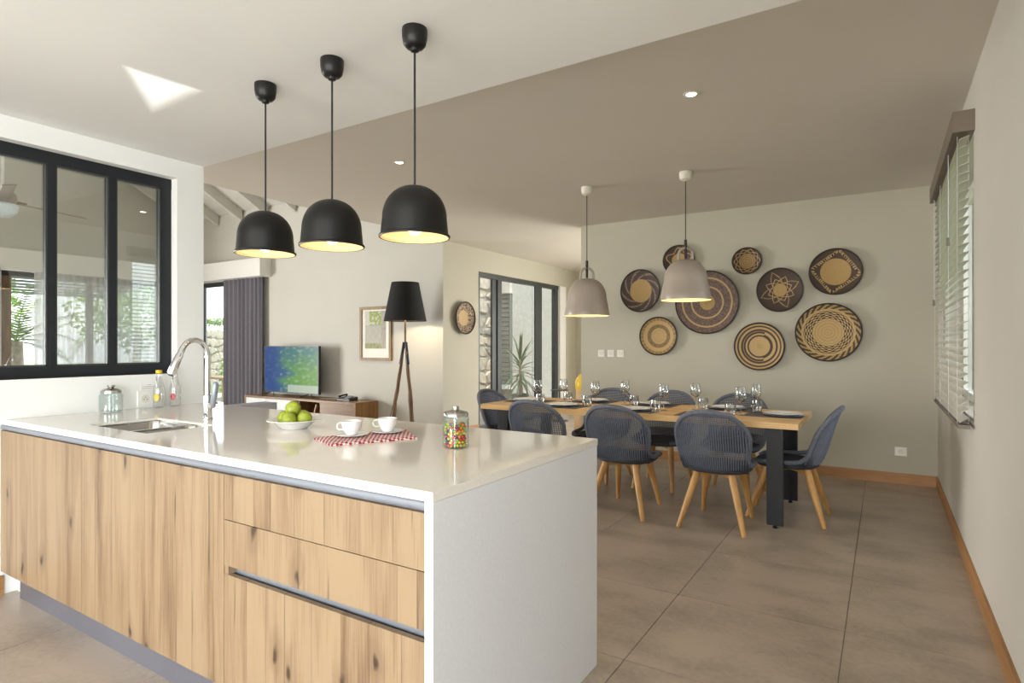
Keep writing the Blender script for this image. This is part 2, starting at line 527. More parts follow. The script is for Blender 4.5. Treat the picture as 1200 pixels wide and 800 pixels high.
def obj(name, bm, mat, parent=None, smooth=False, bevel=0, seg=2, sharp=40, mats=None):
    me = bpy.data.meshes.new(name)
    if bevel:
        es = [e for e in bm.edges if len(e.link_faces) == 2 and e.calc_face_angle(0) > R(30)]
        bmesh.ops.bevel(bm, geom=es, offset=bevel, segments=seg, affect='EDGES', profile=.5, clamp_overlap=True)
    bmesh.ops.recalc_face_normals(bm, faces=bm.faces)
    bm.to_mesh(me); bm.free()
    for mm in (mats or [mat]):
        me.materials.append(M[mm])
    if smooth:
        for p in me.polygons: p.use_smooth = True
        try:
            me.set_sharp_from_angle(angle=R(sharp))
        except Exception:
            pass
    o = bpy.data.objects.new(name, me)
    COL.objects.link(o)
    if parent is not None:
        o.parent = parent
    return o

def vcol(o, fn):
    me = o.data
    a = me.color_attributes.new('col', 'FLOAT_COLOR', 'POINT')
    for i, v in enumerate(me.vertices):
        a.data[i].color = (*fn(v.co), 1)

def tag(o, label, cat, group=None, kind=None):
    o['label'] = label; o['category'] = cat
    if group: o['group'] = group
    if kind: o['kind'] = kind
    return o

def thing(name, label, cat, loc=(0, 0, 0), rotz=0, group=None):
    o = bpy.data.objects.new(name, None)
    o.empty_display_size = .05
    COL.objects.link(o)
    o.location = loc; o.rotation_euler = (0, 0, rotz)
    return tag(o, label, cat, group)

def struct(name, bm, mat, parent=None, **kw):
    o = obj(name, bm, mat, parent, **kw)
    if parent is None: o['kind'] = 'structure'
    return o

def sempty(name, loc=(0, 0, 0)):
    o = bpy.data.objects.new(name, None); o.empty_display_size = .05
    COL.objects.link(o); o.location = loc; o['kind'] = 'structure'
    return o

KIDS = {}
def copy_tree(root, loc, rotz, label):
    def cp(o, parent):
        c = o.copy(); COL.objects.link(c)
        if parent is not None: c.parent = parent
        for ch in list(o.children):
            cp(ch, c)
        return c
    r = cp(root, None)
    r.location = loc; r.rotation_euler = (0, 0, rotz); r['label'] = label
    return r

def bbox_obj(name, x0, x1, y0, y1, z0, z1, mat, parent=None, bevel=0, st=False, **kw):
    bm = bm_new(); box(bm, x0, x1, y0, y1, z0, z1)
    f = struct if st else obj
    return f(name, bm, mat, parent, bevel=bevel, **kw)

# ------------------------------------------------------------------ the setting
XP = -4.03      # kitchen face of the partition
YE = 2.37       # end of partition, kitchen ceiling, worktop
ZK = 2.622      # kitchen ceiling
ZD = 2.93       # dining ceiling
XR = .437       # right wall
YB = 7.063      # back wall
XW = -5.53      # wall with basket and patio window
YT = 6.9        # television wall
YF = 11.36      # far end of the hall

fl = sempty('floor')
bbox_obj('screed', -12.6, XR + .2, -7.3, YF + .2, -.2, -.004, 'grout', fl)
bm = bm_new(); box(bm, 0, .801, 0, .801, -.012, 0)
first = None
ts = .805
gx0, gy0 = -.965, 2.47
for i in range(-6, 2):
    for j in range(-4, 6):
        x0, y0 = gx0 + i * ts, gy0 + j * ts
        x1, y1 = x0 + .8015, y0 + .8015
        if x0 > XR or y0 > YB: continue
        cut = x1 > XR or y1 > YB
        if cut:
            b2 = bm_new(); box(b2, 0, min(x1, XR) - x0, 0, min(y1, YB) - y0, -.012, 0)
            t = obj('tile', b2, 'floor_tile', fl, bevel=.0012, seg=1)
        elif first is None:
            t = first = obj('tile', bm, 'floor_tile', fl, bevel=.0012, seg=1)
        else:
            t = first.copy(); COL.objects.link(t)
        t.location = (x0, y0, 0)
bm = bm_new()
box(bm, -12.4, gx0 - 6 * ts - .004, -7.2, 6.9, -.012, 0); box(bm, gx0 - 6 * ts - .004, XR, -7.2, gy0 - 4 * ts - .004, -.012, 0)
box(bm, XW, XR, YB + .0, YF, -.012, 0)
obj('outer_paving', bm, 'floor_tile', fl)

# right wall with window opening y 4.36..6.22, z .93..2.62
bm = bm_new()
WY0, WY1, WZ0, WZ1 = 4.34, 6.24, .95, 2.60
box(bm, XR, XR + .22, -7.2, -3.5, 0, ZD)
box(bm, XR, XR + .22, -1.0, WY0, 0, ZD)
box(bm, XR, XR + .22, -3.5, -1.0, 2.35, ZD)
box(bm, XR, XR + .22, WY1, YF, 0, ZD)
box(bm, XR, XR + .22, WY0, WY1, 0, WZ0)
box(bm, XR, XR + .22, WY0, WY1, WZ1, ZD)
struct('wall_right', bm, 'taupe_paint_lit')
# back wall with hall beyond
bm = bm_new()
box(bm, -3.363, XR, YB, YB + .2, 0, ZD)
struct('wall_back', bm, 'taupe_paint')
bm = bm_new(); box(bm, XW - .2, -2.9, YF, YF + .2, 0, ZD); box(bm, -.1, XR, YF, YF + .2, 0, ZD)
box(bm, -2.9, -.1, YF, YF + .2, 2.45, ZD); box(bm, -2.9, -.1, YF, YF + .2, 0, .35)  # unseen window opening added where the hall fill lamp stands
struct('wall_hall_end', bm, 'taupe_paint')
# wall with patio window: opening y 7.83..10.9
PY0, PY1, PZ1 = 7.80, 10.92, 2.565
bm = bm_new()
box(bm, XW - .22, XW, YT + .2, PY0, 0, ZD); box(bm, XW - .002, XW, YT, YT + .2, 0, ZD)
box(bm, XW - .22, XW, PY1, YF, 0, ZD)
box(bm, XW - .22, XW, PY0, PY1, PZ1, ZD)
struct('wall_patio', bm, 'taupe_paint')
# television wall, with far window opening x -12.3..-9.75 z .05..2.62
bm = bm_new()
box(bm, -9.9, XW - .002, YT, YT + .2, 0, 5.6)
box(bm, -12.5, -9.9, YT, YT + .2, 2.63, 5.6)
box(bm, -12.5, -11.95, YT, YT + .2, 0, 2.63)
struct('wall_television', bm, 'living_paint')
# left wall of the living room, opening y -1.6..6.3
bm = bm_new()
box(bm, -12.55, -12.35, -7.2, -1.6, 0, 6.0)
box(bm, -12.55, -12.35, 6.6, YT, 0, 6.0)
box(bm, -12.55, -12.35, -1.6, 6.6, 2.62, 6.0)
struct('wall_living_left', bm, 'living_paint')
# partition with the internal window: opening y -0.9..2.187, z 1.19..2.50
OZ0, OZ1, OY0, OY1 = 1.190, 2.50, -.95, 2.187
bm = bm_new()
box(bm, XP - .2, XP - .11, -7.2, YE, 0, OZ0); box(bm, XP - .11, XP, 1.352, YE, 0, .946); box(bm, XP - .11, XP, -7.2, YE, .9755, OZ0)
box(bm, XP - .2, XP, -7.2, YE, OZ1, ZD)
box(bm, XP - .2, XP, OY1, YE, OZ0, OZ1)
box(bm, XP - .2, XP, -7.2, OY0, OZ0, OZ1)
struct('wall_partition', bm, 'kitchen_paint')
# kitchen rear wall with wide opening
bm = bm_new()
box(bm, -12.5, -3.8, -7.2, -7.0, 0, 6.0)
box(bm, -.1, XR, -7.2, -7.0, 0, ZD)
box(bm, -3.8, -.1, -7.2, -7.0, 2.45, ZD)
box(bm, -3.8, -.1, -7.2, -7.0, 0, .35)
struct('wall_kitchen_rear', bm, 'kitchen_paint')
w3 = sempty('window_3')
bm = bm_new()
for x in (-3.8, -2.6, -1.36, -.15):
    box(bm, x, x + .05, -7.12, -7.07, .35, 2.45)
box(bm, -3.8, -.1, -7.12, -7.07, .35, .40); box(bm, -3.8, -.1, -7.12, -7.07, 2.40, 2.45)
obj('window_frame', bm, 'black_frame', w3)
# ceilings
bm = bm_new(); box(bm, XP, XR, -7.2, YE, ZK, ZD + .05)
struct('ceiling', bm, 'kitchen_paint')
bm = bm_new()
box(bm, XW, XR + .2, YE, YF + .2, ZD, ZD + .25)
box(bm, XW, XP - .2 + .2, -7.2, YE, ZD, ZD + .25)
struct('ceiling_dining', bm, 'ceiling_taupe')
bm = bm_new(); box(bm, XW, XW + .15, -7.2, YT, ZD + .25, 6.0)
struct('wall_upper', bm, 'living_paint')
# sloping living room ceiling: 3.95 at the television wall, rising towards the camera
lc = sempty('ceiling_living')
bm = bm_new()
def slope(y): return 3.93 + (YT - y) * .55 if y > 3.4 else 5.855 - (3.4 - y) * .12
for ya, yb in ((YT, 3.4), (3.4, -7.2)):
    vs = [bm.verts.new(p) for p in ((-12.55, ya, slope(ya)), (XW, ya, slope(ya)), (XW, yb, slope(yb)), (-12.55, yb, slope(yb)))]
    vt = [bm.verts.new(v.co + Vector((0, 0, .2))) for v in vs]
    bm.faces.new(vs); bm.faces.new(vt)
    for k in range(4): bm.faces.new((vs[k], vs[(k + 1) % 4], vt[(k + 1) % 4], vt[k]))
obj('sloping_ceiling', bm, 'rafter_paint', lc)
for k in range(9):
    x = -12.0 + .78 * k
    bm = bm_new()
    a = Vector((x, YT - .02, slope(YT - .02) - .10)); b = Vector((x, 3.45, slope(3.45) - .10))
    vs = []
    for p in (a, b):
        for dx, dz in ((-.04, -.10), (.04, -.10), (.05, .10), (-.05, .10)):
            vs.append(bm.verts.new(p + Vector((dx, 0, dz))))
    for f in ((0, 1, 2, 3), (7, 6, 5, 4), (0, 4, 5, 1), (1, 5, 6, 2), (2, 6, 7, 3), (3, 7, 4, 0)):
        bm.faces.new([vs[i] for i in f])
    obj('rafter', bm, 'rafter_paint', lc)
# pelmets
bbox_obj('trim_1', -12.1, -9.55, 6.66, YT, 2.63, 2.96, 'kitchen_paint', st=True)
bbox_obj('trim_2', -12.35, -12.1, -1.8, YT, 2.62, 2.96, 'kitchen_paint', st=True)
# baseboards
bbox_obj('baseboard_back', -3.363, XR - .013, YB - .013, YB, 0, .105, 'base_wood_x', st=True, bevel=.002)
bbox_obj('baseboard_right', XR - .013, XR, -1.0, YB, 0, .105, 'base_wood_y', st=True, bevel=.002)
bbox_obj('baseboard_left', XP - .11, XP - .097, -3, 1.29, 0, .105, 'base_wood_y', st=True, bevel=.002)
bbox_obj('baseboard_patio', XW, XW + .013, YT, PY0, 0, .105, 'base_wood_y', st=True, bevel=.002)
bbox_obj('trim_3', XP - .095, XP + .004, OY0, OY1, OZ0 - .02, OZ0, 'kitchen_paint', st=True, bevel=.002)

# window_1: black internal window
w1 = sempty('window_1')
fx0, fx1 = XP - .13, XP - .07
bars = [(-.95, -.88)] + [(1.804 - .3225 * k, 1.846 - .3225 * k) for k in range(9)] + [(2.118, 2.185)]
bm = bm_new(); box(bm, fx0, fx1, OY0, OY1, OZ0, OZ0 + .065)
obj('bottom_rail', bm, 'black_frame', w1, bevel=.003)
bm = bm_new(); box(bm, fx0, fx1, OY0, OY1, OZ1 - .07, OZ1)
obj('top_rail', bm, 'black_frame', w1, bevel=.003)
bars.sort()
for a, b in bars:
    bm = bm_new(); box(bm, fx0, fx1, a, b, OZ0 + .065, OZ1 - .07)
    o = obj('mullion', bm, 'black_frame', w1, bevel=.003)
for (a, b), (c, d) in zip(bars, bars[1:]):
    if c - b < .02: continue
    bm = bm_new(); box(bm, XP - .103, XP - .097, b, c, OZ0 + .065, OZ1 - .07, rot=Matrix.Rotation(R(1.15), 3, 'Z'))
    obj('pane', bm, 'pane_glass', w1)
    bm = bm_new()
    for e in (b, c - .008): box(bm, XP - .092, XP - .074, e, e + .008, OZ0 + .065, OZ1 - .07)
    box(bm, XP - .092, XP - .074, b, c, OZ0 + .065, OZ0 + .075); box(bm, XP - .092, XP - .074, b, c, OZ1 - .08, OZ1 - .07)
    obj('glazing_bead', bm, 'door_frame_grey', w1)

# door_1: grey patio sliding door in the hall
d1 = sempty('door_1')
X = -5.66
for nm, y0, y1, x0, x1 in (('jamb', 7.80, 7.93, X, X + .07), ('jamb', 10.52, 10.66, X, X + .07),
                           ('stile', 8.32, 8.44, X + .01, X + .05), ('stile', 8.45, 8.57, X + .04, X + .075),
                           ('stile', 9.74, 9.87, X + .04, X + .075), ('stile', 9.90, 10.03, X + .01, X + .05)):
    bm = bm_new(); box(bm, x0, x1, y0, y1, .0, PZ1)
    obj(nm, bm, 'door_frame_grey', d1, bevel=.003)
bm = bm_new(); box(bm, X, X + .08, 7.8, 10.66, PZ1 - .075, PZ1); obj('head', bm, 'door_frame_grey', d1)
bm = bm_new(); box(bm, X, X + .08, 7.8, 10.66, 0, .06); obj('track', bm, 'door_frame_grey', d1)
for a, b in ((7.93, 8.32), (8.57, 9.74), (10.03, 10.52)):
    bm = bm_new(); box(bm, X + .03, X + .036, a, b, .06, PZ1 - .075); obj('pane', bm, 'pane_glass', d1)
bm = bm_new(); box(bm, XW - .2, XW - .01, 10.66, PY1, 0, PZ1)
struct('trim_4', bm, 'kitchen_paint')

# door_2: black sliding doors to the garden, left wall of the living room
d2 = sempty('door_2')
for y0, y1, m in ((-1.6, -1.5, 'black_frame'), (1.2, 1.3, 'black_frame'), (3.80, 3.98, 'vine_wood'), (5.1, 5.2, 'black_frame'), (6.5, 6.6, 'black_frame')):
    bm = bm_new(); box(bm, -12.5, -12.42, y0, y1, 0, 2.62); obj('stile', bm, m, d2)
bm = bm_new(); box(bm, -12.5, -12.40, -1.6, 6.6, 2.54, 2.62); obj('head', bm, 'black_frame', d2)
for a, b in ((-1.5, 1.2), (5.2, 6.5)):
    bm = bm_new(); box(bm, -12.46, -12.455, a, b, 0, 2.54); obj('pane', bm, 'pane_glass', d2)

# door_3: terrace door in the right wall beside the camera
d3 = sempty('door_3')
for y0, y1 in ((-3.5, -3.42), (-2.29, -2.21), (-1.08, -1.0)):
    bm = bm_new(); box(bm, XR + .12, XR + .18, y0, y1, 0, 2.35); obj('stile', bm, 'door_frame_grey', d3)
bm = bm_new(); box(bm, XR + .12, XR + .18, -3.42, -1.08, 2.27, 2.35); obj('head', bm, 'door_frame_grey', d3)
# window_2: far window of the living room
w2 = sempty('window_2')
for x0, x1 in ((-11.95, -11.87), (-10.7, -10.62), (-9.98, -9.9)):
    bm = bm_new(); box(bm, x0, x1, YT + .06, YT + .13, 0, 2.63); obj('mullion', bm, 'door_frame_grey', w2)
bm = bm_new(); box(bm, -11.95, -9.9, YT + .06, YT + .13, 2.55, 2.63); obj('top_rail', bm, 'door_frame_grey', w2)
bm = bm_new(); box(bm, -11.87, -10.7, YT + .09, YT + .096, 0, 2.55); obj('pane', bm, 'pane_glass', w2)

# window_4 behind the blind, in the right wall
w4 = sempty('window_4')
for y0, y1 in ((WY0, WY0 + .06), ((WY0 + WY1) / 2 - .03, (WY0 + WY1) / 2 + .03), (WY1 - .06, WY1)):
    bm = bm_new(); box(bm, XR + .12, XR + .18, y0, y1, WZ0, WZ1); obj('stile', bm, 'white_plastic', w4)
for z0, z1 in ((WZ0, WZ0 + .06), (WZ1 - .06, WZ1)):
    bm = bm_new(); box(bm, XR + .12, XR + .18, WY0, WY1, z0, z1); obj('rail', bm, 'white_plastic', w4)
for y0, y1 in ((WY0 + .06, (WY0 + WY1) / 2 - .03), ((WY0 + WY1) / 2 + .03, WY1 - .06)):
    bm = bm_new(); box(bm, XR + .148, XR + .154, y0, y1, WZ0 + .06, WZ1 - .06); obj('pane', bm, 'pane_glass', w4)

# ------------------------------------------------------------------ kitchen worktop and cabinets
Z = .975
wt = thing('worktop', 'long white quartz worktop with a glossy top and waterfall end panel', 'worktop', (-2.54, 1.8, 0))
ox, oy = -2.54, 1.8
def wbox(bm, x0, x1, y0, y1, z0, z1): box(bm, x0 - ox, x1 - ox, y0 - oy, y1 - oy, z0, z1)
SX0, SX1, SY0, SY1 = -3.42, -2.86, 1.41, 1.75
bm = bm_new()
# slab with sink cut-out, built as one frame of faces
xs = [XP - .109, SX0, SX1, -1.05]; ys = [1.265, SY0, SY1, YE]
for zz, flip in ((Z, 0), (Z - .028, 1)):
    g = [[bm.verts.new((x - ox, y - oy, zz)) for y in ys] for x in xs]
    for i in range(3):
        for j in range(3):
            if i == 1 and j == 1: continue
            bm.faces.new((g[i][j], g[i + 1][j], g[i + 1][j + 1], g[i][j + 1]))
    if not flip: top = g
    else: low = g
def wall_loop(idx):
    for (a, b), (c, d) in zip(idx, idx[1:] + idx[:1]):
        bm.faces.new((top[a][b], top[c][d], low[c][d], low[a][b]))
wall_loop([(0, 0), (1, 0), (2, 0), (3, 0), (3, 1), (3, 2), (3, 3), (2, 3), (1, 3), (0, 3), (0, 2), (0, 1)])
wall_loop([(1, 1), (2, 1), (2, 2), (1, 2)])
obj('slab', bm, 'quartz', wt, bevel=.002)
bm = bm_new(); wbox(bm, -1.082, -1.052, 1.268, YE - .003, 0, Z - .0295)
obj('end_panel', bm, 'quartz_cool_lit', wt, bevel=.0015)

def cab(name, label, x0, x1):
    t = thing(name, label, 'cabinet', ((x0 + x1) / 2, 1.6, 0))
    c = (x0 + x1) / 2
    bm = bm_new(); box(bm, x0 - c + .002, x1 - c - .002, 1.33 - 1.6, 2.25 - 1.6, .131, .80)
    box(bm, x0 - c + .002, x1 - c - .002, 1.33 - 1.6, 1.35 - 1.6, .80, .905)
    obj('carcass', bm, 'plinth_metal', t)
    return t, c
def front(name, t, c, x0, x1, z0, z1, matn='oak_front'):
    bm = bm_new()
    hx, hz = (x1 - x0) / 2, (z1 - z0) / 2
    box(bm, -hx, hx, -.01, .01, -hz, hz)
    o = obj(name, bm, matn, t, bevel=.0012)
    o.location = ((x0 + x1) / 2 - c, 1.288 - 1.6, (z0 + z1) / 2)
    return o
t, c = cab('base_cabinet', 'oak base cabinet with plain door next to the left wall', XP + .004, -3.166)
front('door', t, c, XP - .105, -3.1675, .131, .9085)
t, c = cab('base_cabinet', 'wide oak base cabinet below the sink, left of the drawers', -3.166, -2.043)
front('door', t, c, -3.1645, -2.0445, .131, .9085)
t, c = cab('drawer_cabinet', 'oak drawer cabinet beside the white waterfall end panel', -2.043, -1.084)
front('drawer', t, c, -2.0415, -1.0855, .7455, .9085)
front('drawer', t, c, -2.0415, -1.0855, .5785, .7425)
front('drawer', t, c, -2.0415, -1.0855, .131, .5455)
bm = bm_new(); box(bm, -2.018 - c, -1.084 - c, 1.312 - 1.6, 1.328 - 1.6, .54, .585)
obj('handle_channel', bm, 'aluminium', t)
bm = bm_new(); box(bm, -2.0415 - c, -2.019 - c, 1.280 - 1.6, 1.328 - 1.6, .546, .578)
obj('channel_end', bm, 'oak_front', t)
# rounded aluminium channel under the slab
bm = bm_new()
pts = []
for k in range(9):
    a = -PI / 2 + PI * k / 8
    pts.append((1.294 - .016 * math.cos(a), .9275 + .0185 * math.sin(a)))
pts += [(1.328, .946), (1.328, .909)]
rows = []
for x in (XP - .105, -1.0835):
    rows.append([bm.verts.new((x, y, z)) for y, z in pts])
n = len(pts)
for k in range(n): bm.faces.new((rows[0][k], rows[1][k], rows[1][(k + 1) % n], rows[0][(k + 1) % n]))
bm.faces.new(rows[0]); bm.faces.new(rows[1][::-1])
o = obj('grip_channel', bm, 'aluminium', None, smooth=True)
tag(o, 'long rounded aluminium grip channel directly under the white worktop edge', 'channel')
bm = bm_new(); box(bm, XP + .03, -1.084, 1.362, 1.378, 0, .129)
o = obj('plinth', bm, 'plinth_metal', None)
tag(o, 'blue-grey metal plinth along the floor under the oak cabinets', 'plinth')
o.location = (0, -.042, 0)
bm = bm_new(); box(bm, XP, -3.232, 1.27, 1.28, 0, .0)
bm.free()
# rear panel of the island
bm = bm_new(); box(bm, XP + .005, -1.085, 2.255, 2.275, 0, Z - .03)
o = obj('rear_panel', bm, 'kitchen_paint', None); tag(o, 'white rear panel closing the back of the kitchen island', 'panel')

# sink
sk = thing('sink', 'stainless steel sink with two bowls sunk in the worktop', 'sink', (-3.14, 1.58, Z))
bm = bm_new()
def bowl(bm, x0, x1, y0, y1, zt, zb, r=.05, n=6):
    def ring(inset, z, rr):
        out = []
        X0, X1, Y0, Y1 = x0 + inset, x1 - inset, y0 + inset, y1 - inset
        for cx, cy, a0 in ((X1 - rr, Y1 - rr, 0), (X0 + rr, Y1 - rr, PI / 2), (X0 + rr, Y0 + rr, PI), (X1 - rr, Y0 + rr, 1.5 * PI)):
            for k in range(n + 1):
                a = a0 + PI / 2 * k / n
                out.append(bm.verts.new((cx + rr * math.cos(a), cy + rr * math.sin(a), z)))
        return out
    rs = [ring(0, zt, r), ring(.004, zt - .01, r), ring(.008, zb + .02, r), ring(.025, zb, r * .8)]
    for a, b in zip(rs, rs[1:]):
        m = len(a)
        for k in range(m): bm.faces.new((a[k], a[(k + 1) % m], b[(k + 1) % m], b[k]))
    bm.faces.new(rs[-1])
    return rs[0]
bowl(bm, -.275, .055, -.165, .165, -.012, -.17); obj('bowl', bm, 'steel', sk, smooth=True)
bm = bm_new(); bowl(bm, .075, .275, -.165, .165, -.012, -.13); obj('bowl', bm, 'steel', sk, smooth=True)
bm = bm_new()
box(bm, -.28, .28, -.17, -.163, -.03, -.0105); box(bm, -.28, .28, .163, .17, -.03, -.0105)
box(bm, -.28, -.272, -.163, .163, -.03, -.0105); box(bm, .272, .28, -.163, .163, -.03, -.0105); box(bm, .052, .078, -.163, .163, -.03, -.011)
obj('flange', bm, 'steel', sk)
for cx in (-.11, .175):
    bm = bm_new(); zb = -.17 if cx < 0 else -.13
    lathe(bm, [(.0, zb + .004), (.03, zb + .004), (.04, zb + .001)], 20, cx, 0); obj('drain', bm, 'chrome', sk, smooth=True)

# faucet
fc = thing('faucet', 'tall chrome arched kitchen faucet standing behind the sink', 'faucet', (-3.13, 1.862, Z))
bm = bm_new(); lathe(bm, [(0, 0), (.028, 0), (.028, .004), (.024, .008), (.024, .13), (.019, .135), (0, .135)], 24)
obj('body', bm, 'chrome', fc, smooth=True)
bm = bm_new(); pts = [(0, 0, .13), (0, 0, .345)]
for k in range(1, 13):
    a = PI * .88 * k / 12
    pts.append((0, -.072 + .072 * math.cos(a), .345 + .085 * math.sin(a)))
tube(bm, pts, .0145, 14); obj('spout', bm, 'chrome', fc, smooth=True)
e = Vector(pts[-1]); d = (e - Vector(pts[-2])).normalized()
bm = bm_new(); tube(bm, [e, e + d * .02, e + d * .03, e + d * .13, e + d * .14], [.0155, .0155, .019, .022, .016], 16); obj('spray_head', bm, 'chrome', fc, smooth=True)
bm = bm_new(); tube(bm, [e + d * .14, e + d * .143], .013, 14); obj('nozzle', bm, 'black_plastic', fc)
bm = bm_new(); tube(bm, [(.02, 0, .075), (.055, .0, .078)], .016, 14); hs = obj('handle_stem', bm, 'chrome', fc, smooth=True)
bm = bm_new(); tube(bm, [(.05, 0, .078), (.062, 0, .12), (.075, 0, .19), (.078, 0, .205)], [.013, .015, .017, .009], 12); obj('lever', bm, 'aluminium', hs, smooth=True)

# ------------------------------------------------------------------ things on the worktop
def glassjar(loc):
    t = thing('glass_jar', 'empty glass jar with a metal lid beside the sink', 'jar', loc)
    bm = bm_new(); lathe(bm, [(0, .002), (.055, .002), (.062, .01), (.0625, .105), (.052, .115), (.052, .12), (.049, .12), (.049, .114), (.058, .103), (.058, .012), (0, .008)], 32)
    obj('body', bm, 'jar_glass', t, smooth=True)
    bm = bm_new(); lathe(bm, [(.055, .117), (.055, .122), (.052, .134), (.035, .143), (.018, .146), (.014, .150), (.022, .155), (.020, .163), (0, .165)], 32)
    obj('lid', bm, 'steel', t, smooth=True)
    return t
glassjar((-3.935, 1.742, Z))

def bottle(loc, label, cap, capm, spot):
    t = thing('glass_bottle', label, 'bottle', loc, 0, 'glass bottles by the partition')
    bm = bm_new(); lathe(bm, [(0, .002), (.030, .002), (.034, .008), (.034, .11), (.030, .14), (.016, .19), (.0135, .225), (.015, .228), (.015, .235)], 24)
    obj('body', bm, 'thin_glass', t, smooth=True)
    bm = bm_new()
    if capm == 'yellow_cap': lathe(bm, [(.017, .222), (.019, .225), (.019, .243), (0, .244)], 20)
    else: lathe(bm, [(.012, .224), (.014, .232), (.012, .243), (0, .248)], 20)
    obj('cap', bm, capm, t, smooth=True)
    bm = bm_new(); n = 8
    a0 = -.9
    vs = [[bm.verts.new((.0348 * math.cos(a0 + .65 * (i / n - .5) * (1.6 - abs(j / n - .5) * 1.8)), .0348 * math.sin(a0 + .65 * (i / n - .5) * (1.6 - abs(j / n - .5) * 1.8)), .07 + .045 * (j / n - .5))) for j in range(n + 1)] for i in range(n + 1)]
    for i in range(n):
        for j in range(n): bm.faces.new((vs[i][j], vs[i + 1][j], vs[i + 1][j + 1], vs[i][j + 1]))
    obj('printed_spot', bm, spot, t, smooth=True)
    bm = bm_new(); tube(bm, [(.0, -.017, .20), (.018, -.026, .17), (.026, -.028, .14), (.018, -.03, .18), (.012, -.018, .205)], .0014, 6); obj('wire_clip', bm, 'steel', t)
bottle((-3.955, 2.03, Z), 'small glass bottle with a yellow cap against the partition wall', 1, 'yellow_cap', 'yellow_cap')
bottle((-3.94, 2.125, Z), 'small glass bottle with a red stopper under the faucet spout', 1, 'red_glass', 'red_glass')

sk2 = thing('socket_plate', 'white double socket plate on the partition wall above the worktop', 'socket', (XP, 2.02, 1.035))
bm = bm_new(); box(bm, .0005, .010, -.085, .085, -.048, .048); obj('plate', bm, 'white_plastic', sk2, bevel=.003)
for dy in (-.04, .04):
    bm = bm_new(); tube(bm, [(.0102, dy, 0), (.0115, dy, 0)], .026, 20); s = obj('socket', bm, 'cream_plastic', sk2)
    bm = bm_new()
    for q in (-.009, .009): tube(bm, [(.0116, dy + q, -.004), (.0122, dy + q, -.004)], .003, 8)
    tube(bm, [(.0116, dy, .009), (.0125, dy, .009)], .003, 8)
    obj('pin_hole', bm, 'black_plastic', s)
bm = bm_new(); box(bm, XP + .0005, XP + .0025, 1.955, 2.06, 1.088, 1.135)
o = obj('small_notice', bm, 'white_plastic'); tag(o, 'small pale notice label fixed just above the double socket', 'label')
for k, (a, b) in enumerate(((1.995, 2.02), (1.965, 2.05), (1.962, 2.052))):
    bm = bm_new(); box(bm, XP + .0026, XP + .003, a, b, 1.122 - .011 * k, 1.124 - .011 * k); obj('printed_line', bm, 'sign_ink', o)

fb = thing('fruit_bowl', 'shallow wide-rimmed white bowl holding green limes', 'bowl', (-2.42, 1.875, Z))
bm = bm_new(); lathe(bm, [(0, 0), (.055, 0), (.062, .004), (.098, .034), (.126, .043), (.126, .046), (.097, .038), (.058, .009), (0, .007)], 40)
obj('dish', bm, 'ceramic', fb, smooth=True)
lims = [(-.048, -.016, .050, 'lime on the left side of the white bowl'), (.020, -.048, .050, 'lime lying at the front of the white bowl'), (.056, .016, .050, 'lime on the right side of the white bowl'),
        (-.008, .054, .050, 'lime at the back of the white bowl, under the top one'), (-.006, -.002, .097, 'lime resting on top of the others in the white bowl')]
lprof = [(0, -.036), (.012, -.0345), (.026, -.026), (.035, -.008), (.0365, .004), (.031, .020), (.018, .032), (.007, .035), (.004, .033), (0, .033)]
l0 = None
for i, (dx, dy, dz, lab) in enumerate(lims):
    if l0 is None:
        l0 = thing('lime', lab, 'fruit', (-2.42 + dx, 1.875 + dy, Z + dz), 0, 'green limes in the white bowl')
        bm = bm_new(); lathe(bm, lprof, 28); obj('flesh', bm, 'lime', l0, smooth=True)
        bm = bm_new(); lathe(bm, [(.0045, .0325), (.004, .036), (0, .0365)], 8); obj('stem', bm, 'bark', l0)
    else:
        q = copy_tree(l0, (-2.42 + dx, 1.875 + dy, Z + dz), i * 1.3, lab)
        q.rotation_euler = (.5 * math.sin(i * 2.1), .5 * math.cos(i * 1.7), i * 1.3)

# napkin
nk = thing('napkin', 'folded red and white chequered napkin under two espresso cups', 'napkin', (-1.896, 1.848, Z))
cs = [Vector((-2.067, 1.701, 0)), Vector((-1.87, 1.623, 0)), Vector((-1.70, 1.946, 0)), Vector((-1.927, 2.119, 0))]
bm = bm_new()
def nap(u, v):
    p = cs[0].lerp(cs[1], u).lerp(cs[3].lerp(cs[2], u), v) - Vector((-1.896, 1.848, 0))
    return p
nu = nv = 18
tp = [[None] * (nv + 1) for _ in range(nu + 1)]; bt = [[None] * (nv + 1) for _ in range(nu + 1)]
for i in range(nu + 1):
    for j in range(nv + 1):
        p = nap(i / nu, j / nv)
        e = min(i, j, nu - i, nv - j)
        zt = .011 + .002 * noise.noise(p * 30) - (.005 if e == 0 else 0)
        tp[i][j] = bm.verts.new((p.x, p.y, zt)); bt[i][j] = bm.verts.new((p.x, p.y, .0008))
for i in range(nu):
    for j in range(nv):
        bm.faces.new((tp[i][j], tp[i + 1][j], tp[i + 1][j + 1], tp[i][j + 1]))
        bm.faces.new((bt[i][j], bt[i][j + 1], bt[i + 1][j + 1], bt[i + 1][j]))
edge = [(i, 0) for i in range(nu)] + [(nu, j) for j in range(nv)] + [(i, nv) for i in range(nu, 0, -1)] + [(0, j) for j in range(nv, 0, -1)]
for (a, b), (c2, d2_) in zip(edge, edge[1:] + edge[:1]):
    bm.faces.new((tp[a][b], bt[a][b], bt[c2][d2_], tp[c2][d2_]))
obj('cloth', bm, 'gingham', nk, smooth=True)

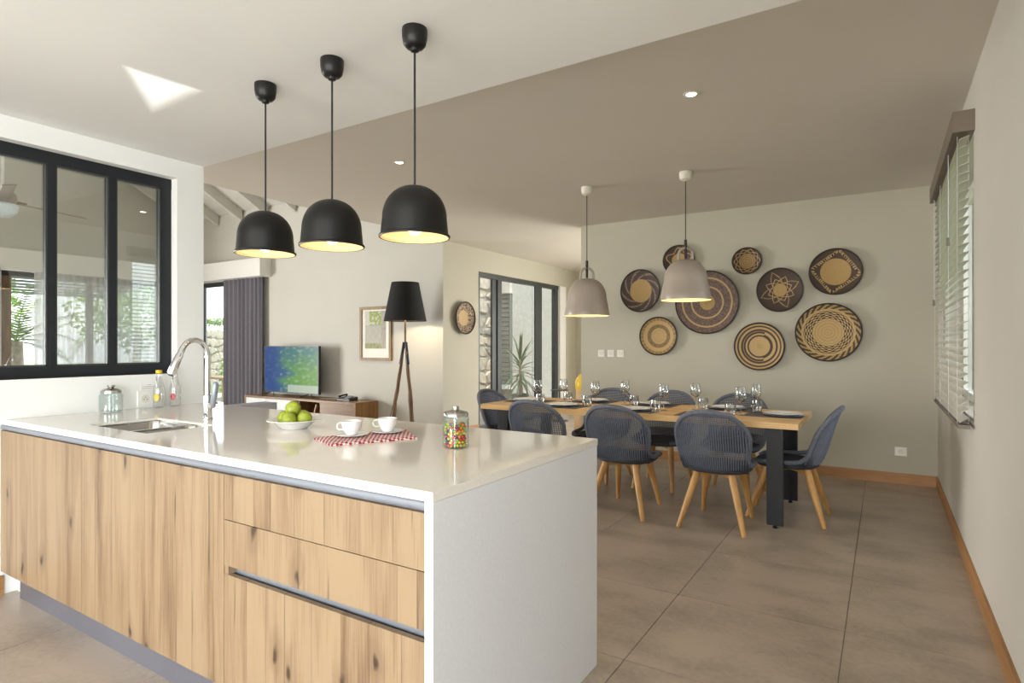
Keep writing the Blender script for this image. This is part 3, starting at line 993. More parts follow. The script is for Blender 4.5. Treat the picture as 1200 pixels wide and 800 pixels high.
def saucer_cup(loc, rz, lab_c, lab_s):
    s = thing('saucer', lab_s, 'saucer', loc, 0, 'white saucers on the napkin')
    bm = bm_new(); lathe(bm, [(0, 0), (.036, 0), (.042, .002), (.069, .0085), (.070, .0105), (.040, .0062), (0, .0055)], 36); obj('dish', bm, 'ceramic', s, smooth=True)
    c = thing('espresso_cup', lab_c, 'cup', (loc[0], loc[1], loc[2] + .0065), rz, 'white cups on the napkin')
    bm = bm_new(); lathe(bm, [(0, 0), (.022, 0), (.024, .004), (.034, .018), (.0415, .038), (.044, .058), (.0425, .059), (.039, .038), (.031, .018), (0, .008)], 32)
    obj('body', bm, 'ceramic', c, smooth=True)
    bm = bm_new(); pts = []
    for k in range(11):
        a = -1.9 + 3.6 * k / 10
        pts.append((.053 + .016 * math.cos(a), 0, .034 + .015 * math.sin(a)))
    pts = [(.036, 0, .020)] + pts + [(.041, 0, .049)]
    tube(bm, pts, .0034, 8); obj('handle', bm, 'ceramic', c, smooth=True)
NZ = Z + .0125
saucer_cup((-1.945, 1.80, NZ), R(200), 'white espresso cup nearer the front of the worktop', 'white saucer of the espresso cup nearer the front')
saucer_cup((-1.885, 1.955, NZ), R(200), 'white espresso cup standing farther back on the napkin', 'white saucer of the espresso cup farther back')

cj = thing('sweet_jar', 'glass jar with glass knob lid filled with coloured sweets', 'jar', (-1.437, 1.872, Z))
bm = bm_new(); lathe(bm, [(0, .0005), (.048, .0005), (.052, .004), (.052, .118), (.046, .123), (.046, .126), (.0435, .126), (.0435, .122), (.049, .116), (.049, .006), (0, .004)], 36)
obj('body', bm, 'jar_glass', cj, smooth=True)
bm = bm_new(); lathe(bm, [(.0495, .124), (.050, .134), (.045, .141), (.020, .147), (.012, .150), (.013, .158), (.012, .163), (0, .164)], 36)
obj('lid', bm, 'steel', cj, smooth=True)
bm = bm_new()
pal = [(.75, .05, .03), (.85, .55, .03), (.85, .22, .02), (.12, .42, .06), (.14, .03, .22), (.75, .70, .10), (.30, .55, .08)]
cols = []
rr = .0068
z = .012
layer = 0
while z < .103:
    for i in range(-4, 5):
        for j in range(-4, 5):
            x = (i + .5 * (j % 2)) * .0138 + (layer % 2) * .006; y = j * .0120 + (layer % 2) * .004
            rr0 = math.hypot(x, y)
            if rr0 > .0415 or rr0 < .018: continue
            if z > .090 and rnd.random() < .5: continue
            res = bmesh.ops.create_icosphere(bm, subdivisions=1, radius=rr, matrix=Matrix.Translation((x + rnd.uniform(-.001, .001), y + rnd.uniform(-.001, .001), z + rnd.uniform(-.002, .002))))
            cols += [rnd.choice(pal)] * len(res['verts'])
    z += .0115; layer += 1
o = obj('coloured_sweets', bm, 'candy', None, smooth=True, sharp=180)
o.location = (-1.437, 1.872, Z)
a = o.data.color_attributes.new('col', 'FLOAT_COLOR', 'POINT')
for i, cc in enumerate(cols): a.data[i].color = (*cc, 1)
tag(o, 'heap of small round multicoloured sweets inside the glass jar', 'sweets', kind='stuff')

# ------------------------------------------------------------------ pendants
def pendant_black(loc, label, rz=0):
    x, y, zr = loc
    t = thing('pendant_lamp', label, 'lamp', (x, y, ZK), rz, 'black pendant lamps above the island')
    bm = bm_new(); lathe(bm, [(0, -.0005), (.049, -.0005), (.050, -.006), (.049, -.035), (.044, -.062), (.034, -.074), (.018, -.078), (.016, -.088), (.006, -.093), (0, -.093)], 32)
    obj('canopy', bm, 'black_lacquer', t, smooth=True)
    zt = zr + .205 - ZK
    bm = bm_new(); tube(bm, [(0, 0, -.09), (0, 0, zt + .004)], .0042, 8); obj('cord', bm, 'black_plastic', t, smooth=True)
    r0 = zr - ZK
    prof = []
    for k in range(15):
        a = PI / 2 * k / 14
        prof.append((.126 * math.sin(a) ** .92, r0 + .075 + .130 * math.cos(a) ** .95))
    prof += [(.130, r0 + .035), (.132, r0 + .012), (.138, r0 + .010), (.1405, r0 + .005), (.138, r0), (.133, r0 + .001)]
    bm = bm_new(); lathe(bm, prof, 48); s = obj('shade', bm, 'black_lacquer', t, smooth=True, sharp=60)
    bm = bm_new(); lathe(bm, [(max(0, r - .004), z - .004) for r, z in prof[:-3]] + [(.1325, r0 + .001)], 48); obj('shade_lining', bm, 'shade_lining', t, smooth=True)
    bm = bm_new(); lathe(bm, [(0, r0 + .195), (.02, r0 + .195), (.02, r0 + .11), (0, r0 + .11)], 16); obj('lamp_holder', bm, 'black_plastic', t, smooth=True)
    bm = bm_new(); lathe(bm, [(.012, r0 + .109), (.02, r0 + .085), (.030, r0 + .05), (.028, r0 + .028), (.016, r0 + .014), (0, r0 + .010)], 20); obj('bulb', bm, 'bulb', t, smooth=True)
    light('pendant_light', 'POINT', (0, 0, r0 + .0), (0, 0, 0),   .55, (1, .76, .46), t, shadow_soft_size=.03)
pendant_black((-2.503, 1.776, 1.812), 'black dome pendant lamp nearest the black internal window')
pendant_black((-2.040, 1.776, 1.806), 'black dome pendant lamp in the middle of the three')
pendant_black((-1.566, 1.776, 1.800), 'black dome pendant lamp nearest the dining area, largest in view')

def pendant_tan(x, y, zr, label):
    t = thing('pendant_lamp', label, 'lamp', (x, y, ZD), 0, 'taupe bell pendant lamps above the dining table')
    bm = bm_new(); lathe(bm, [(0, -.0005), (.055, -.0005), (.056, -.03), (.050, -.065), (.030, -.078), (.012, -.085), (0, -.085)], 28); obj('canopy', bm, 'cream_plastic', t, smooth=True)
    r0 = zr - ZD; H = .365
    prof = []
    for k in range(15):
        a = PI / 2 * k / 14
        prof.append((.19 * math.sin(a) ** .8, r0 + .17 + (H - .17) * math.cos(a)))
    prof += [(.203, r0 + .11), (.214, r0 + .05), (.222, r0 + .004), (.221, r0)]
    bm = bm_new(); lathe(bm, prof, 56); obj('shade', bm, 'tan_lacquer', t, smooth=True)
    bm = bm_new(); lathe(bm, [(max(0, r - .006), z - .006) for r, z in prof[:-1]] + [(.2205, r0 + .0005)], 56); obj('shade_lining', bm, 'shade_lining', t, smooth=True)
    bm = bm_new()
    pts = []
    for k in range(17):
        a = PI * k / 16
        pts.append((.062 * math.cos(a), 0, r0 + H - .012 + .055 + .058 * math.sin(a)))
    pts = [(.064, 0, r0 + H - .03)] + pts + [(-.064, 0, r0 + H - .03)]
    tube(bm, pts, .0125, 12); h = obj('loop_handle', bm, 'tan_lacquer', t, smooth=True); h.rotation_euler = (0, 0, R(35))
    bm = bm_new(); tube(bm, [(0, 0, -.08), (0, 0, r0 + H + .165)], .0042, 8); obj('cord', bm, 'dark_cable', t, smooth=True)
    bm = bm_new(); tube(bm, [(0, 0, r0 + H + .175), (0, 0, r0 + H + .10), (0, 0, r0 + H + .005)], [.013, .014, .011], 12); obj('cord_grip', bm, 'dark_cable', t, smooth=True)
    bm = bm_new(); lathe(bm, [(.015, r0 + .24), (.03, r0 + .18), (.04, r0 + .12), (.025, r0 + .08), (0, r0 + .072)], 20); obj('bulb', bm, 'bulb', t, smooth=True)
    light('pendant_light', 'POINT', (0, 0, r0 + .04), (0, 0, 0), 2.2, (1, .78, .5), t, shadow_soft_size=.05)
pendant_tan(-2.48, 5.34, 1.668, 'taupe bell pendant lamp nearer the patio door')
pendant_tan(-1.512, 5.34, 1.782, 'taupe bell pendant lamp in front of the wall baskets')

def downlight(x, y, label):
    t = thing('downlight', label, 'light', (x, y, ZD), 0, 'recessed downlights in the dining ceiling')
    bm = bm_new(); lathe(bm, [(.032, -.006), (.045, -.006), (.048, -.003), (.048, -.0005), (.030, -.0005), (.030, -.004)], 28); obj('bezel', bm, 'white_plastic', t, smooth=True)
    bm = bm_new(); lathe(bm, [(0, -.003), (.0295, -.003), (.0295, -.001)], 24); obj('lens', bm, 'lamp_disc', t)
    light('downlight_beam', 'SPOT', (0, 0, -.02), (0, 0, 0), 18, (1, .88, .7), t, spot_size=R(95), spot_blend=.6, shadow_soft_size=.03)
downlight(-1.012, 3.697, 'round recessed downlight nearer the right wall')
downlight(-3.489, 3.762, 'round recessed downlight between the black pendant cords')

# ------------------------------------------------------------------ wall baskets
D = (.022, .012, .008); D2 = (.062, .036, .022); T = (.42, .265, .09); T2 = (.50, .335, .14); PU = (.105, .065, .05)
def hashf(*a): return (math.sin(sum(v * k for v, k in zip(a, (12.9898, 78.233, 37.719)))) * 43758.5453) % 1
def p_zig(r, a, k):     # a
    if r < .58: return T if int(r * 40) % 3 else D2
    if r > .95: return D
    z = abs(((a * 5 / (2 * PI)) % 1) - .5) * 2
    return T2 if abs(r - (.62 + .30 * z)) < .022 or abs(r - (.90 - .26 * z)) < .022 else D2
def p_petal(r, a, k):   # b
    if r < .31: return T if (int(r * 36) % 2 or r < .1) else (.38, .25, .09)
    if r > .96: return D
    for ph, n, am in ((0, 4, .85), (.5, 4, .62), (0, 4, .50)):
        q = ((a * n / (2 * PI) + ph) % 1) - .5
        rr = .34 + (am - .3) * max(0, 1 - (abs(q) * 2.2) ** .8)
        if abs(r - rr) < .018: return T2
    return D2
def p_diam(r, a, k):    # c
    if r < .60: return T
    if r > .96: return D
    q = ((a * 4 / (2 * PI) + .1) % 1) - .5
    line = .66 / max(.3, math.cos(q * PI / 2 * .98))
    if abs(r - line) < .045: return T2 if int((a * 60)) % 2 else D
    if abs(r - line - .07) < .012: return T2
    return D2
def p_check(r, a, k):   # d
    if r < .48: return T2 if int(r * 30) % 3 else T
    if r < .76:
        return T2 if (int(r * 24) + int(a * 36 / (2 * PI))) % 2 else D
    if r < .82: return T2
    if r > .97: return D
    return T if int(a * 48 / (2 * PI) + r * 14) % 2 else D
def p_ring(r, a, k):    # e
    if r < .12: return (.42, .32, .12)
    if r > .96: return D2
    return D2 if any(abs(r - c) < .035 for c in (.46, .60 if 1.2 < a < 5 else .5, .70, .86)) else T2
def p_big(r, a, k):     # f
    if r < .24: return T if r > .1 else (.36, .26, .08)
    if abs(r - .50) < .032 or abs(r - .78) < .03: return T2
    if r > .97: return D
    return PU if hashf(int(r * 60), int(a * 30)) > .35 else (.21, .13, .10)
def p_swirl(r, a, k):   # g
    if r < .56: return T if int(r * 42) % 4 else (.42, .29, .10)
    if r > .95: return D
    q = ((a * 8 / (2 * PI) + r * 3.2) % 1)
    return (.27, .19, .15) if q < .28 and hashf(int(r * 60), int(a * 40)) > .3 else D2
def p_meander(r, a, k): # h
    if r < .42: return T2 if int(r * 50) % 3 else T
    if r < .62: return D if (int(r * 44) + int(a * 44 / PI)) % 2 else T
    if r < .82: return T2
    if r > .96: return D
    return D if (int(r * 40) % 2 and int(a * 40 / PI) % 3) else T
def p_dark(r, a, k):    # i
    if r < .5: return T
    if r > .95: return D
    return T2 if abs(math.sin(a * 5) * .12 + .72 - r) < .03 else D2
def p_speck(r, a, k):   # j
    if r < .50: return T2 if int(r * 40) % 4 else T
    if r > .94: return D2
    return (.45, .30, .16) if hashf(int(r * 26), int(a * 16)) > .62 else D2
def basket(loc, rad, pat, label, deep=.05, tilt=0, rotz=0, sz=1.0):
    t = thing('wall_basket', label, 'basket', loc, rotz, 'woven baskets hung on the walls')
    nr, na = 60, 144
    bm = bm_new()
    coils = max(10, int(rad / .0095))
    def pt(r, k):
        a = 2 * PI * k / na
        w = deep * (1 - (r) ** 2.2) - deep       # centre lies back, rim stands proud
        y = -deep - .004 - .002 * abs(math.sin(r * coils * PI)) + deep * (1 - r ** 2.4) * .0
        y = -(.006 + deep * r ** 2.2 + .0022 * abs(math.sin(r * coils * PI)))
        return (rad * r * math.cos(a), y, rad * sz * r * math.sin(a))
    c0 = bm.verts.new((0, -.006, 0)); prev = None; info = [(0, 0)]
    rs = [(i + 1) / nr for i in range(nr)]
    for r in rs:
        ring = [bm.verts.new(pt(r * .985, k)) for k in range(na)]
        info += [(r, 2 * PI * k / na) for k in range(na)]
        for k in range(na):
            if prev is None: bm.faces.new((c0, ring[k], ring[(k + 1) % na]))
            else: bm.faces.new((prev[k], prev[(k + 1) % na], ring[(k + 1) % na], ring[k]))
        prev = ring
    # back skin
    bk = [bm.verts.new((rad * .985 * math.cos(2 * PI * k / na), -(deep), rad * sz * .985 * math.sin(2 * PI * k / na))) for k in range(na)]
    cb = bm.verts.new((0, -.0008, 0))
    mid = [bm.verts.new((rad * .5 * math.cos(2 * PI * k / na), -.002 - deep * .12, rad * sz * .5 * math.sin(2 * PI * k / na))) for k in range(na)]
    info += [(1, 0)] * (2 * na + 1)
    for k in range(na):
        k2 = (k + 1) % na
        bm.faces.new((prev[k], prev[k2], bk[k2], bk[k])); bm.faces.new((bk[k], bk[k2], mid[k2], mid[k])); bm.faces.new((mid[k], mid[k2], cb))
    o = obj('coiled_dish', bm, 'basket_weave', t, smooth=True, sharp=70)
    at = o.data.color_attributes.new('col', 'FLOAT_COLOR', 'POINT')
    for i, (r, a) in enumerate(info): at.data[i].color = (*pat(r, a + tilt, 0), 1)
    bm = bm_new()
    tube(bm, [(rad * .985 * math.cos(2 * PI * k / 64), -(deep + .006), rad * sz * .985 * math.sin(2 * PI * k / 64)) for k in range(64)], .0075, 8, closed=True)
    obj('rim', bm, 'dark_cable', t, smooth=True)
    return t
yb = YB
basket((-1.305, yb, 2.318), .155, p_zig, 'smallest round basket, dark with pale zigzags, above the others', sz=.95)
basket((-.968, yb, 1.978), .232, p_petal, 'dark brown basket with thin pale petal lines and small centre', tilt=.4, sz=1.02)
basket((-.434, yb, 2.142), .246, p_diam, 'dark basket with large tan centre and dashed diamond, top right', sz=.97)
basket((-.502, yb, 1.512), .312, p_check, 'large basket with chequered ring round a tan centre, lowest right', sz=.97)
basket((-1.177, yb, 1.363), .262, p_ring, 'straw-coloured basket with thin brown concentric rings', sz=1.0)
basket((-1.745, yb, 1.872), .362, p_big, 'biggest basket, purple-brown with two tan rings, behind pendant lamp', sz=1.01)
basket((-2.545, yb, 2.045), .25, p_swirl, 'dark basket with swirled edge and tan centre, upper left', sz=1.04)
basket((-2.318, yb, 1.486), .23, p_meander, 'tan basket with dark meander rings, lowest on the left', sz=1.0)
basket((-2.07, yb, 2.385), .185, p_dark, 'small dark basket partly hidden behind the taupe pendant lamp', sz=.95)
basket((XW, 7.375, 1.795), .25, p_speck, 'speckled brown basket alone beside the patio door', rotz=R(90), sz=1.0, deep=.06)

# switches and socket on the back wall
for i, (x, lab) in enumerate(((-3.075, 'white square light switch, left one of three on the back wall'), (-2.945, 'white square light switch, middle one of three on the back wall'), (-2.815, 'white square light switch, right one of three on the back wall'))):
    t = thing('light_switch', lab, 'switch', (x, YB, 1.272), 0, 'light switches on the back wall')
    bm = bm_new(); box(bm, -.043, .043, -.010, -.0005, -.043, .043); obj('plate', bm, 'white_plastic', t, bevel=.003)
    bm = bm_new(); box(bm, -.028, .028, -.014, -.0102, -.028, .028, rot=Matrix.Rotation(.06, 3, 'X')); obj('rocker', bm, 'cream_plastic', t)
t = thing('wall_socket', 'white socket plate low on the back wall near the corner', 'socket', (.137, YB, .32))
bm = bm_new(); box(bm, -.05, .05, -.012, -.0005, -.043, .043); obj('plate', bm, 'white_plastic', t, bevel=.003)
bm = bm_new(); tube(bm, [(0, -.0122, 0), (0, -.0135, 0)], .023, 20); obj('socket', bm, 'cream_plastic', t)

# ------------------------------------------------------------------ venetian blind
vb = thing('venetian_blind', 'taupe venetian blind hanging over the window in the right wall', 'blind', (XR, 5.28, 0))
bm = bm_new(); box(bm, -.105, -.0005, -1.02, 1.02, 2.605, 2.725); obj('valance', bm, 'blind_wood', vb, bevel=.003)
bm = bm_new(); box(bm, -.075, -.02, -1.0, 1.0, .895, .918); obj('bottom_rail', bm, 'blind_wood', vb, bevel=.003)
slat_mesh = {}
for k in range(33):
    z = .945 + .051 * k
    key = 0 if z > 1.62 else 1
    ang = (.30, .62)[key]
    if key not in slat_mesh:
        bm = bm_new()
        prof = [(-.025 + .05 * i / 5, .0022 * (1 - (2 * i / 5 - 1) ** 2)) for i in range(6)]
        for off in (0,):
            ra = [bm.verts.new((px * math.cos(ang) - pz * math.sin(ang), -.99, px * math.sin(ang) + pz * math.cos(ang))) for px, pz in prof]
            rb = [bm.verts.new((v.co.x, .99, v.co.z)) for v in ra]
            rc = [bm.verts.new((v.co.x, -.99, v.co.z - .0028)) for v in ra]
            rd = [bm.verts.new((v.co.x, .99, v.co.z - .0028)) for v in ra]
            for i in range(5):
                bm.faces.new((ra[i], ra[i + 1], rb[i + 1], rb[i])); bm.faces.new((rc[i], rd[i], rd[i + 1], rc[i + 1]))
            bm.faces.new((ra[0], rb[0], rd[0], rc[0])); bm.faces.new((ra[5], rc[5], rd[5], rb[5]))
            bm.faces.new(ra + rc[::-1]); bm.faces.new(rb + rd[::-1])
        o = slat_mesh[key] = obj('slat', bm, 'blind_slat', vb, smooth=True)
    else:
        o = slat_mesh[key].copy(); COL.objects.link(o)
    o.location = (-.047, 0, z)
for y in (-.92, -.35, .35, .92):
    bm = bm_new()
    for dx in (-.074, -.021): tube(bm, [(dx, y, .91), (dx, y, 2.61)], .0013, 5)
    obj('ladder_cord', bm, 'white_cable', vb)
bm = bm_new(); tube(bm, [(-.085, .85, 2.6), (-.085, .85, 1.75)], .0018, 6); pc = obj('pull_cord', bm, 'white_cable', vb)
bm = bm_new(); tube(bm, [(-.085, .85, 1.76), (-.085, .85, 1.71)], [.006, .010], 8); obj('toggle', bm, 'blind_wood', pc)
bm = bm_new(); tube(bm, [(-.09, -.55, 2.6), (-.09, -.55, 2.06)], .0018, 6); pc = obj('pull_cord', bm, 'white_cable', vb)
bm = bm_new(); tube(bm, [(-.09, -.55, 2.07), (-.09, -.55, 2.02)], [.008, .012], 8); obj('toggle', bm, 'blind_wood', pc)

# ------------------------------------------------------------------ dining table
TX0, TX1, TY0, TY1, TZ = -3.37, -.535, 4.79, 5.77, .80
dt = thing('dining_table', 'long solid oak dining table with black steel slab legs', 'table', ((TX0 + TX1) / 2, (TY0 + TY1) / 2, 0))
tcx, tcy = (TX0 + TX1) / 2, (TY0 + TY1) / 2
nb = 6
for k in range(nb):
    y0 = TY0 - tcy + (TY1 - TY0) * k / nb; y1 = TY0 - tcy + (TY1 - TY0) * (k + 1) / nb
    bm = bm_new(); box(bm, TX0 - tcx, TX1 - tcx, y0 + .0006, y1 - .0006, TZ - .045, TZ)
    obj('plank', bm, 'table_wood', dt, bevel=.0025, seg=1)
for x in (-.70, -3.14):
    for y, wd in ((TY0 + .06, .115), (TY1 - .06, .115)):
        bm = bm_new(); s = 1 if y < tcy else -1
        box(bm, x - tcx - wd / 2, x - tcx + wd / 2, y - tcy - .02, y - tcy + .02, .022, TZ - .045)
        lg = obj('leg', bm, 'table_steel', dt, bevel=.003)
        bm = bm_new(); tube(bm, [(x - tcx, y - tcy, 0), (x - tcx, y - tcy, .006), (x - tcx, y - tcy, .0225)], [.018, .018, .008], 12); obj('foot', bm, 'black_plastic', lg)
    bm = bm_new(); box(bm, x - tcx - .04, x - tcx + .04, TY0 + .08 - tcy, TY1 - .08 - tcy, TZ - .075, TZ - .046); obj('cross_bar', bm, 'table_steel', dt)

# ------------------------------------------------------------------ chairs
def lerp_tab(tab, z):
    for (a, b), (c, d) in zip(tab, tab[1:]):
        if z <= c: return b + (d - b) * max(0, (z - a)) / (c - a)
    return tab[-1][1]
BP = [(.42, .440), (.45, .478), (.50, .505), (.58, .532), (.70, .565), (.80, .595), (.90, .632)]
HW = .268
def by(x, z):
    return lerp_tab(BP, z) - .105 * (abs(x) / HW) ** 2.2 * (1 - .35 * max(0, z - .6) / .3)
def ztop(x):
    q = min(1, abs(x) / HW)
    return .655 + .240 * (1 - q ** 2.3) ** (1 / 2.3)
def chair(loc, rz, label):
    t = thing('dining_chair', label, 'chair', loc, rz, 'woven dining chairs round the table')
    bm = bm_new()
    n = 33
    for k in range(n):
        x = -.258 + .516 * k / (n - 1)
        zt = ztop(x); zb = .424 + .05 * (abs(x) / HW) ** 3
        m = 13
        tube(bm, [(x * (1 if z > .62 else 1 - .10 * ((.62 - z) / .2) ** 1.2), by(x, z), z) for z in [zb + (zt - zb) * i / m for i in range(m + 1)]], .0058, 5, caps=False)
    z = .43
    bw = bm_new()
    while z < .885:
        hw = HW - .004 if z < .655 else HW * max(0, 1 - ((z - .655) / .240) ** 2.3) ** (1 / 2.3)
        if z < .62: hw *= 1 - .10 * ((.62 - z) / .2) ** 1.2
        m = 16
        if hw > .04: tube(bw, [(hw * (2 * i / m - 1), by(hw * (2 * i / m - 1), z) - .0065, z) for i in range(m + 1)],     .0024 if z > .53 else .0045, 4, caps=False)
        z += .013 if z > .53 else .010
    w = obj('woven_backrest', bm, 'rattan', t); obj('weft', bw, 'rattan_dark', w)
    # rim braid: seat corner, along the side, up and over
    side = [(.150, .012, .452), (.205, .035, .460), (.238, .10, .466), (.250, .20, .470), (.252, .30, .474), (.250, .362, .486), (.247, .405, .52), (.250, .425, .56)]
    up = []
    for k in range(9):
        z = .60 + .055 * k / 8
        up.append((.262 if z > .62 else .256, by(.262, z), z))
    arch = []
    for k in range(1, 26):
        a = PI * k / 26
        x = HW * (abs(math.cos(a)) ** (2 / 2.3)) * (1 if math.cos(a) >= 0 else -1)
        arch.append((x, by(x, ztop(x)), .655 + .240 * math.sin(a) ** (2 / 2.3)))
    path = side + up + arch + [(-x, y, z) for x, y, z in reversed(up)] + [(-x, y, z) for x, y, z in reversed(side)]
    bm = bm_new(); tube(bm, path, .0185, 8); obj('braided_rim', bm, 'rim_braid', t, smooth=True, sharp=80)
    # seat pad
    bm = bm_new()
    rings = []
    for s, z in ((.05, .452), (.5, .451), (.85, .455), (.96, .460), (1.0, .449), (.99, .432), (.93, .420), (.5, .414), (.05, .413)):
        ring = []
        for k in range(36):
            a = 2 * PI * k / 36
            cx, sx = math.cos(a), math.sin(a)
            px = .243 * s * abs(cx) ** .75 * (1 if cx >= 0 else -1)
            py = .238 + .236 * s * abs(sx) ** .8 * (1 if sx >= 0 else -1)
            ring.append(bm.verts.new((px, py, z)))
        rings.append(ring)
    for a, b in zip(rings, rings[1:]):
        for k in range(36): bm.faces.new((a[k], a[(k + 1) % 36], b[(k + 1) % 36], b[k]))
    bm.faces.new(rings[0]); bm.faces.new(rings[-1][::-1])
    obj('seat', bm, 'rattan_dark', t, smooth=True, sharp=80)
    bm = bm_new()
    for rzz in (.62, -.62):
        box(bm, -.20, .20, -.016, .016, .380, .4125, rot=Matrix.Rotation(rzz * 1.25, 3, 'Z'), piv=Vector((0, 0, .39)))
    bmesh.ops.translate(bm, verts=bm.verts, vec=(0, .26, 0))
    obj('seat_frame', bm, 'leg_wood', t, bevel=.003)
    for sx in (-1, 1):
        for top, foot in (((.135 * sx, .10, .405), (.192 * sx, -.035, 0)), ((.128 * sx, .395, .405), (.237 * sx, .525, 0))):
            top, foot = Vector(top), Vector(foot)
            d = foot - top
            bm = bm_new()
            tube(bm, [top - Vector((0, 0, -.003)), top + d * .12, top + d * .5, top + d * .985, foot], [.026, .028, .024, .017, .015], 10)
            for v in bm.verts:
                if v.co.z < .0: v.co.z = 0
            obj('leg', bm, 'leg_wood', t, smooth=True)
    return t
ch = chair((-1.088, 5.007, 0), PI, 'near-side woven grey chair closest to the right end of the table')
for (x, y, rz, lab) in (
    (-1.838, 5.0, PI, 'near-side woven grey chair in the middle, beside the island corner'),
    (-2.585, 5.0, PI, 'near-side woven grey chair farthest left, half hidden by the island'),
    (-1.19, 5.50, 0, 'far-side woven grey chair closest to the right end of the table'),
    (-1.86, 5.49, 0, 'far-side woven grey chair in the middle of its row'),
    (-2.515, 5.49, 0, 'far-side woven grey chair closest to the patio door'),
    (-.905, 5.25, R(-90), 'woven grey chair at the right head of the table, seen from the side'),
    (-2.99, 5.22, R(90), 'woven grey chair at the left head of the table near the speckled basket')):
    copy_tree(ch, (x, y, 0), rz, lab)

# ------------------------------------------------------------------ table setting
plates = [(-.70, 5.29, 90, 'at the right head of the table'), (-1.256, 5.02, 0, 'near side, closest to the right end'), (-1.88, 5.02, 0, 'near side, middle of its row'), (-2.58, 5.02, 0, 'near side, farthest left'),
          (-1.20, 5.58, 0, 'far side, closest to the right end'), (-1.885, 5.58, 0, 'far side, middle of its row'), (-2.52, 5.58, 0, 'far side, farthest left'), (-3.13, 5.29, 90, 'at the left head of the table')]
mat0 = pl0 = None
for x, y, rz, where in plates:
    lab = 'dark woven placemat ' + where
    if mat0 is None:
        bm = bm_new(); box(bm, -.215, .215, -.175, .175, .0, .003)
        mat0 = tag(obj('placemat', bm, 'placemat'), lab, 'placemat', 'placemats on the dining table')
        m = mat0
    else:
        m = mat0.copy(); COL.objects.link(m); m['label'] = lab
    m.location = (x + (.03 if x < -3 else -.07 if x > -1 else 0), y, TZ + .0006)
    lab = 'white dinner plate on a blue-grey charger, ' + where
    if pl0 is None:
        pl0 = thing('dinner_plate', lab, 'plate', (0, 0, 0), 0, 'dinner plates on the dining table')
        bm = bm_new(); lathe(bm, [(0, 0), (.11, 0), (.159, .010), (.160, .012), (.11, .005), (0, .004)], 40); obj('charger', bm, 'blue_ceramic', pl0, smooth=True)
        bm = bm_new(); lathe(bm, [(0, .0055), (.092, .0055), (.136, .018), (.145, .021), (.145, .0225), (.095, .011), (0, .010)], 40); obj('upper_plate', bm, 'ceramic', pl0, smooth=True)
        p = pl0
    else:
        p = copy_tree(pl0, (0, 0, 0), 0, lab)
    p.location = (x, y, TZ + .0038)
wine = [(-2.91, 5.12, 'on the left, next to the left-head plate'), (-2.762, 5.39, 'second from the left, near the table middle'), (-2.329, 5.20, 'third from the left, in front of the far-left plate'), (-2.128, 5.45, 'fourth from the left'),
        (-1.649, 5.15, 'fifth from the left, near side'), (-1.434, 5.38, 'sixth from the left, near the table middle'), (-1.0, 5.13, 'in front at the right end of the table'), (-.955, 5.56, 'at the back at the right end of the table')]
g0 = None
for x, y, where in wine:
    lab = 'empty stemmed wine glass ' + where
    if g0 is None:
        g0 = thing('wine_glass', lab, 'glass', (0, 0, 0), 0, 'wine glasses on the dining table')
        bm = bm_new(); lathe(bm, [(0, .108), (.014, .110), (.036, .130), (.0455, .158), (.043, .195), (.036, .232), (.0352, .232), (.042, .195), (.0445, .158), (.035, .132), (.012, .113), (0, .112)], 28); obj('bowl', bm, 'thin_glass', g0, smooth=True)
        bm = bm_new(); lathe(bm, [(.0, .109), (.004, .105), (.0035, .05), (.004, .012), (.010, .005)], 12); obj('stem', bm, 'thin_glass', g0, smooth=True)
        bm = bm_new(); lathe(bm, [(.010, .005), (.037, .0025), (.038, .001), (.0, .0005)], 28); obj('foot', bm, 'thin_glass', g0, smooth=True)
        g = g0
    else: g = copy_tree(g0, (0, 0, 0), 0, lab)
    g.location = (x, y, TZ + .0012)
tum = [(-2.815, 5.0, 'on the left, beside the leftmost wine glass'), (-2.669, 5.30, 'second from the left'), (-2.367, 5.10, 'third from the left, near side'), (-1.977, 5.29, 'fourth from the left'),
       (-1.666, 4.97, 'fifth from the left, near side'), (-1.357, 5.34, 'sixth from the left, near the table middle'), (-1.048, 4.97, 'in front at the right end of the table'), (-.925, 5.40, 'right-hand one beside the right-head plate')]
t0 = None
for x, y, where in tum:
    lab = 'plain glass tumbler ' + where
    bm = None
    if t0 is None:
        bm = bm_new(); lathe(bm, [(0, .001), (.035, .001), (.040, .006), (.0455, .055), (.042, .108), (.0405, .108), (.0435, .055), (.038, .012), (0, .010)], 24)
        t0 = tag(obj('tumbler', bm, 'thin_glass', smooth=True), lab, 'glass', 'tumblers on the dining table'); g = t0
    else:
        g = t0.copy(); COL.objects.link(g); g['label'] = lab
    g.location = (x, y, TZ + .0005)

# ------------------------------------------------------------------ living room
tc_ = thing('media_console', 'low walnut media console with white and wooden drawer fronts', 'console', (-8.3, 6.63, 0))
def cb(name, x0, x1, y0, y1, z0, z1, mat, **kw):
    bm = bm_new(); box(bm, x0 + 8.3, x1 + 8.3, y0 - 6.63, y1 - 6.63, z0, z1); return obj(name, bm, mat, tc_, **kw)
cb('top', -9.62, -6.83, 6.40, 6.88, .46, .495, 'walnut')
cb('side_panel', -6.87, -6.832, 6.40, 6.88, .08, .459, 'walnut_side')
cb('side_panel', -9.62, -9.58, 6.40, 6.88, .08, .459, 'walnut_side')
cb('bottom', -9.57, -6.88, 6.42, 6.88, .08, .11, 'walnut')
cb('divider', -8.31, -8.28, 6.42, 6.87, .111, .459, 'walnut_side'); cb('divider', -7.66, -7.63, 6.42, 6.87, .111, .459, 'walnut_side')
cb('back_panel', -8.27, -7.67, 6.85, 6.87, .111, .459, 'walnut')
cb('drawer_front', -7.62, -6.875, 6.405, 6.425, .115, .455, 'walnut')
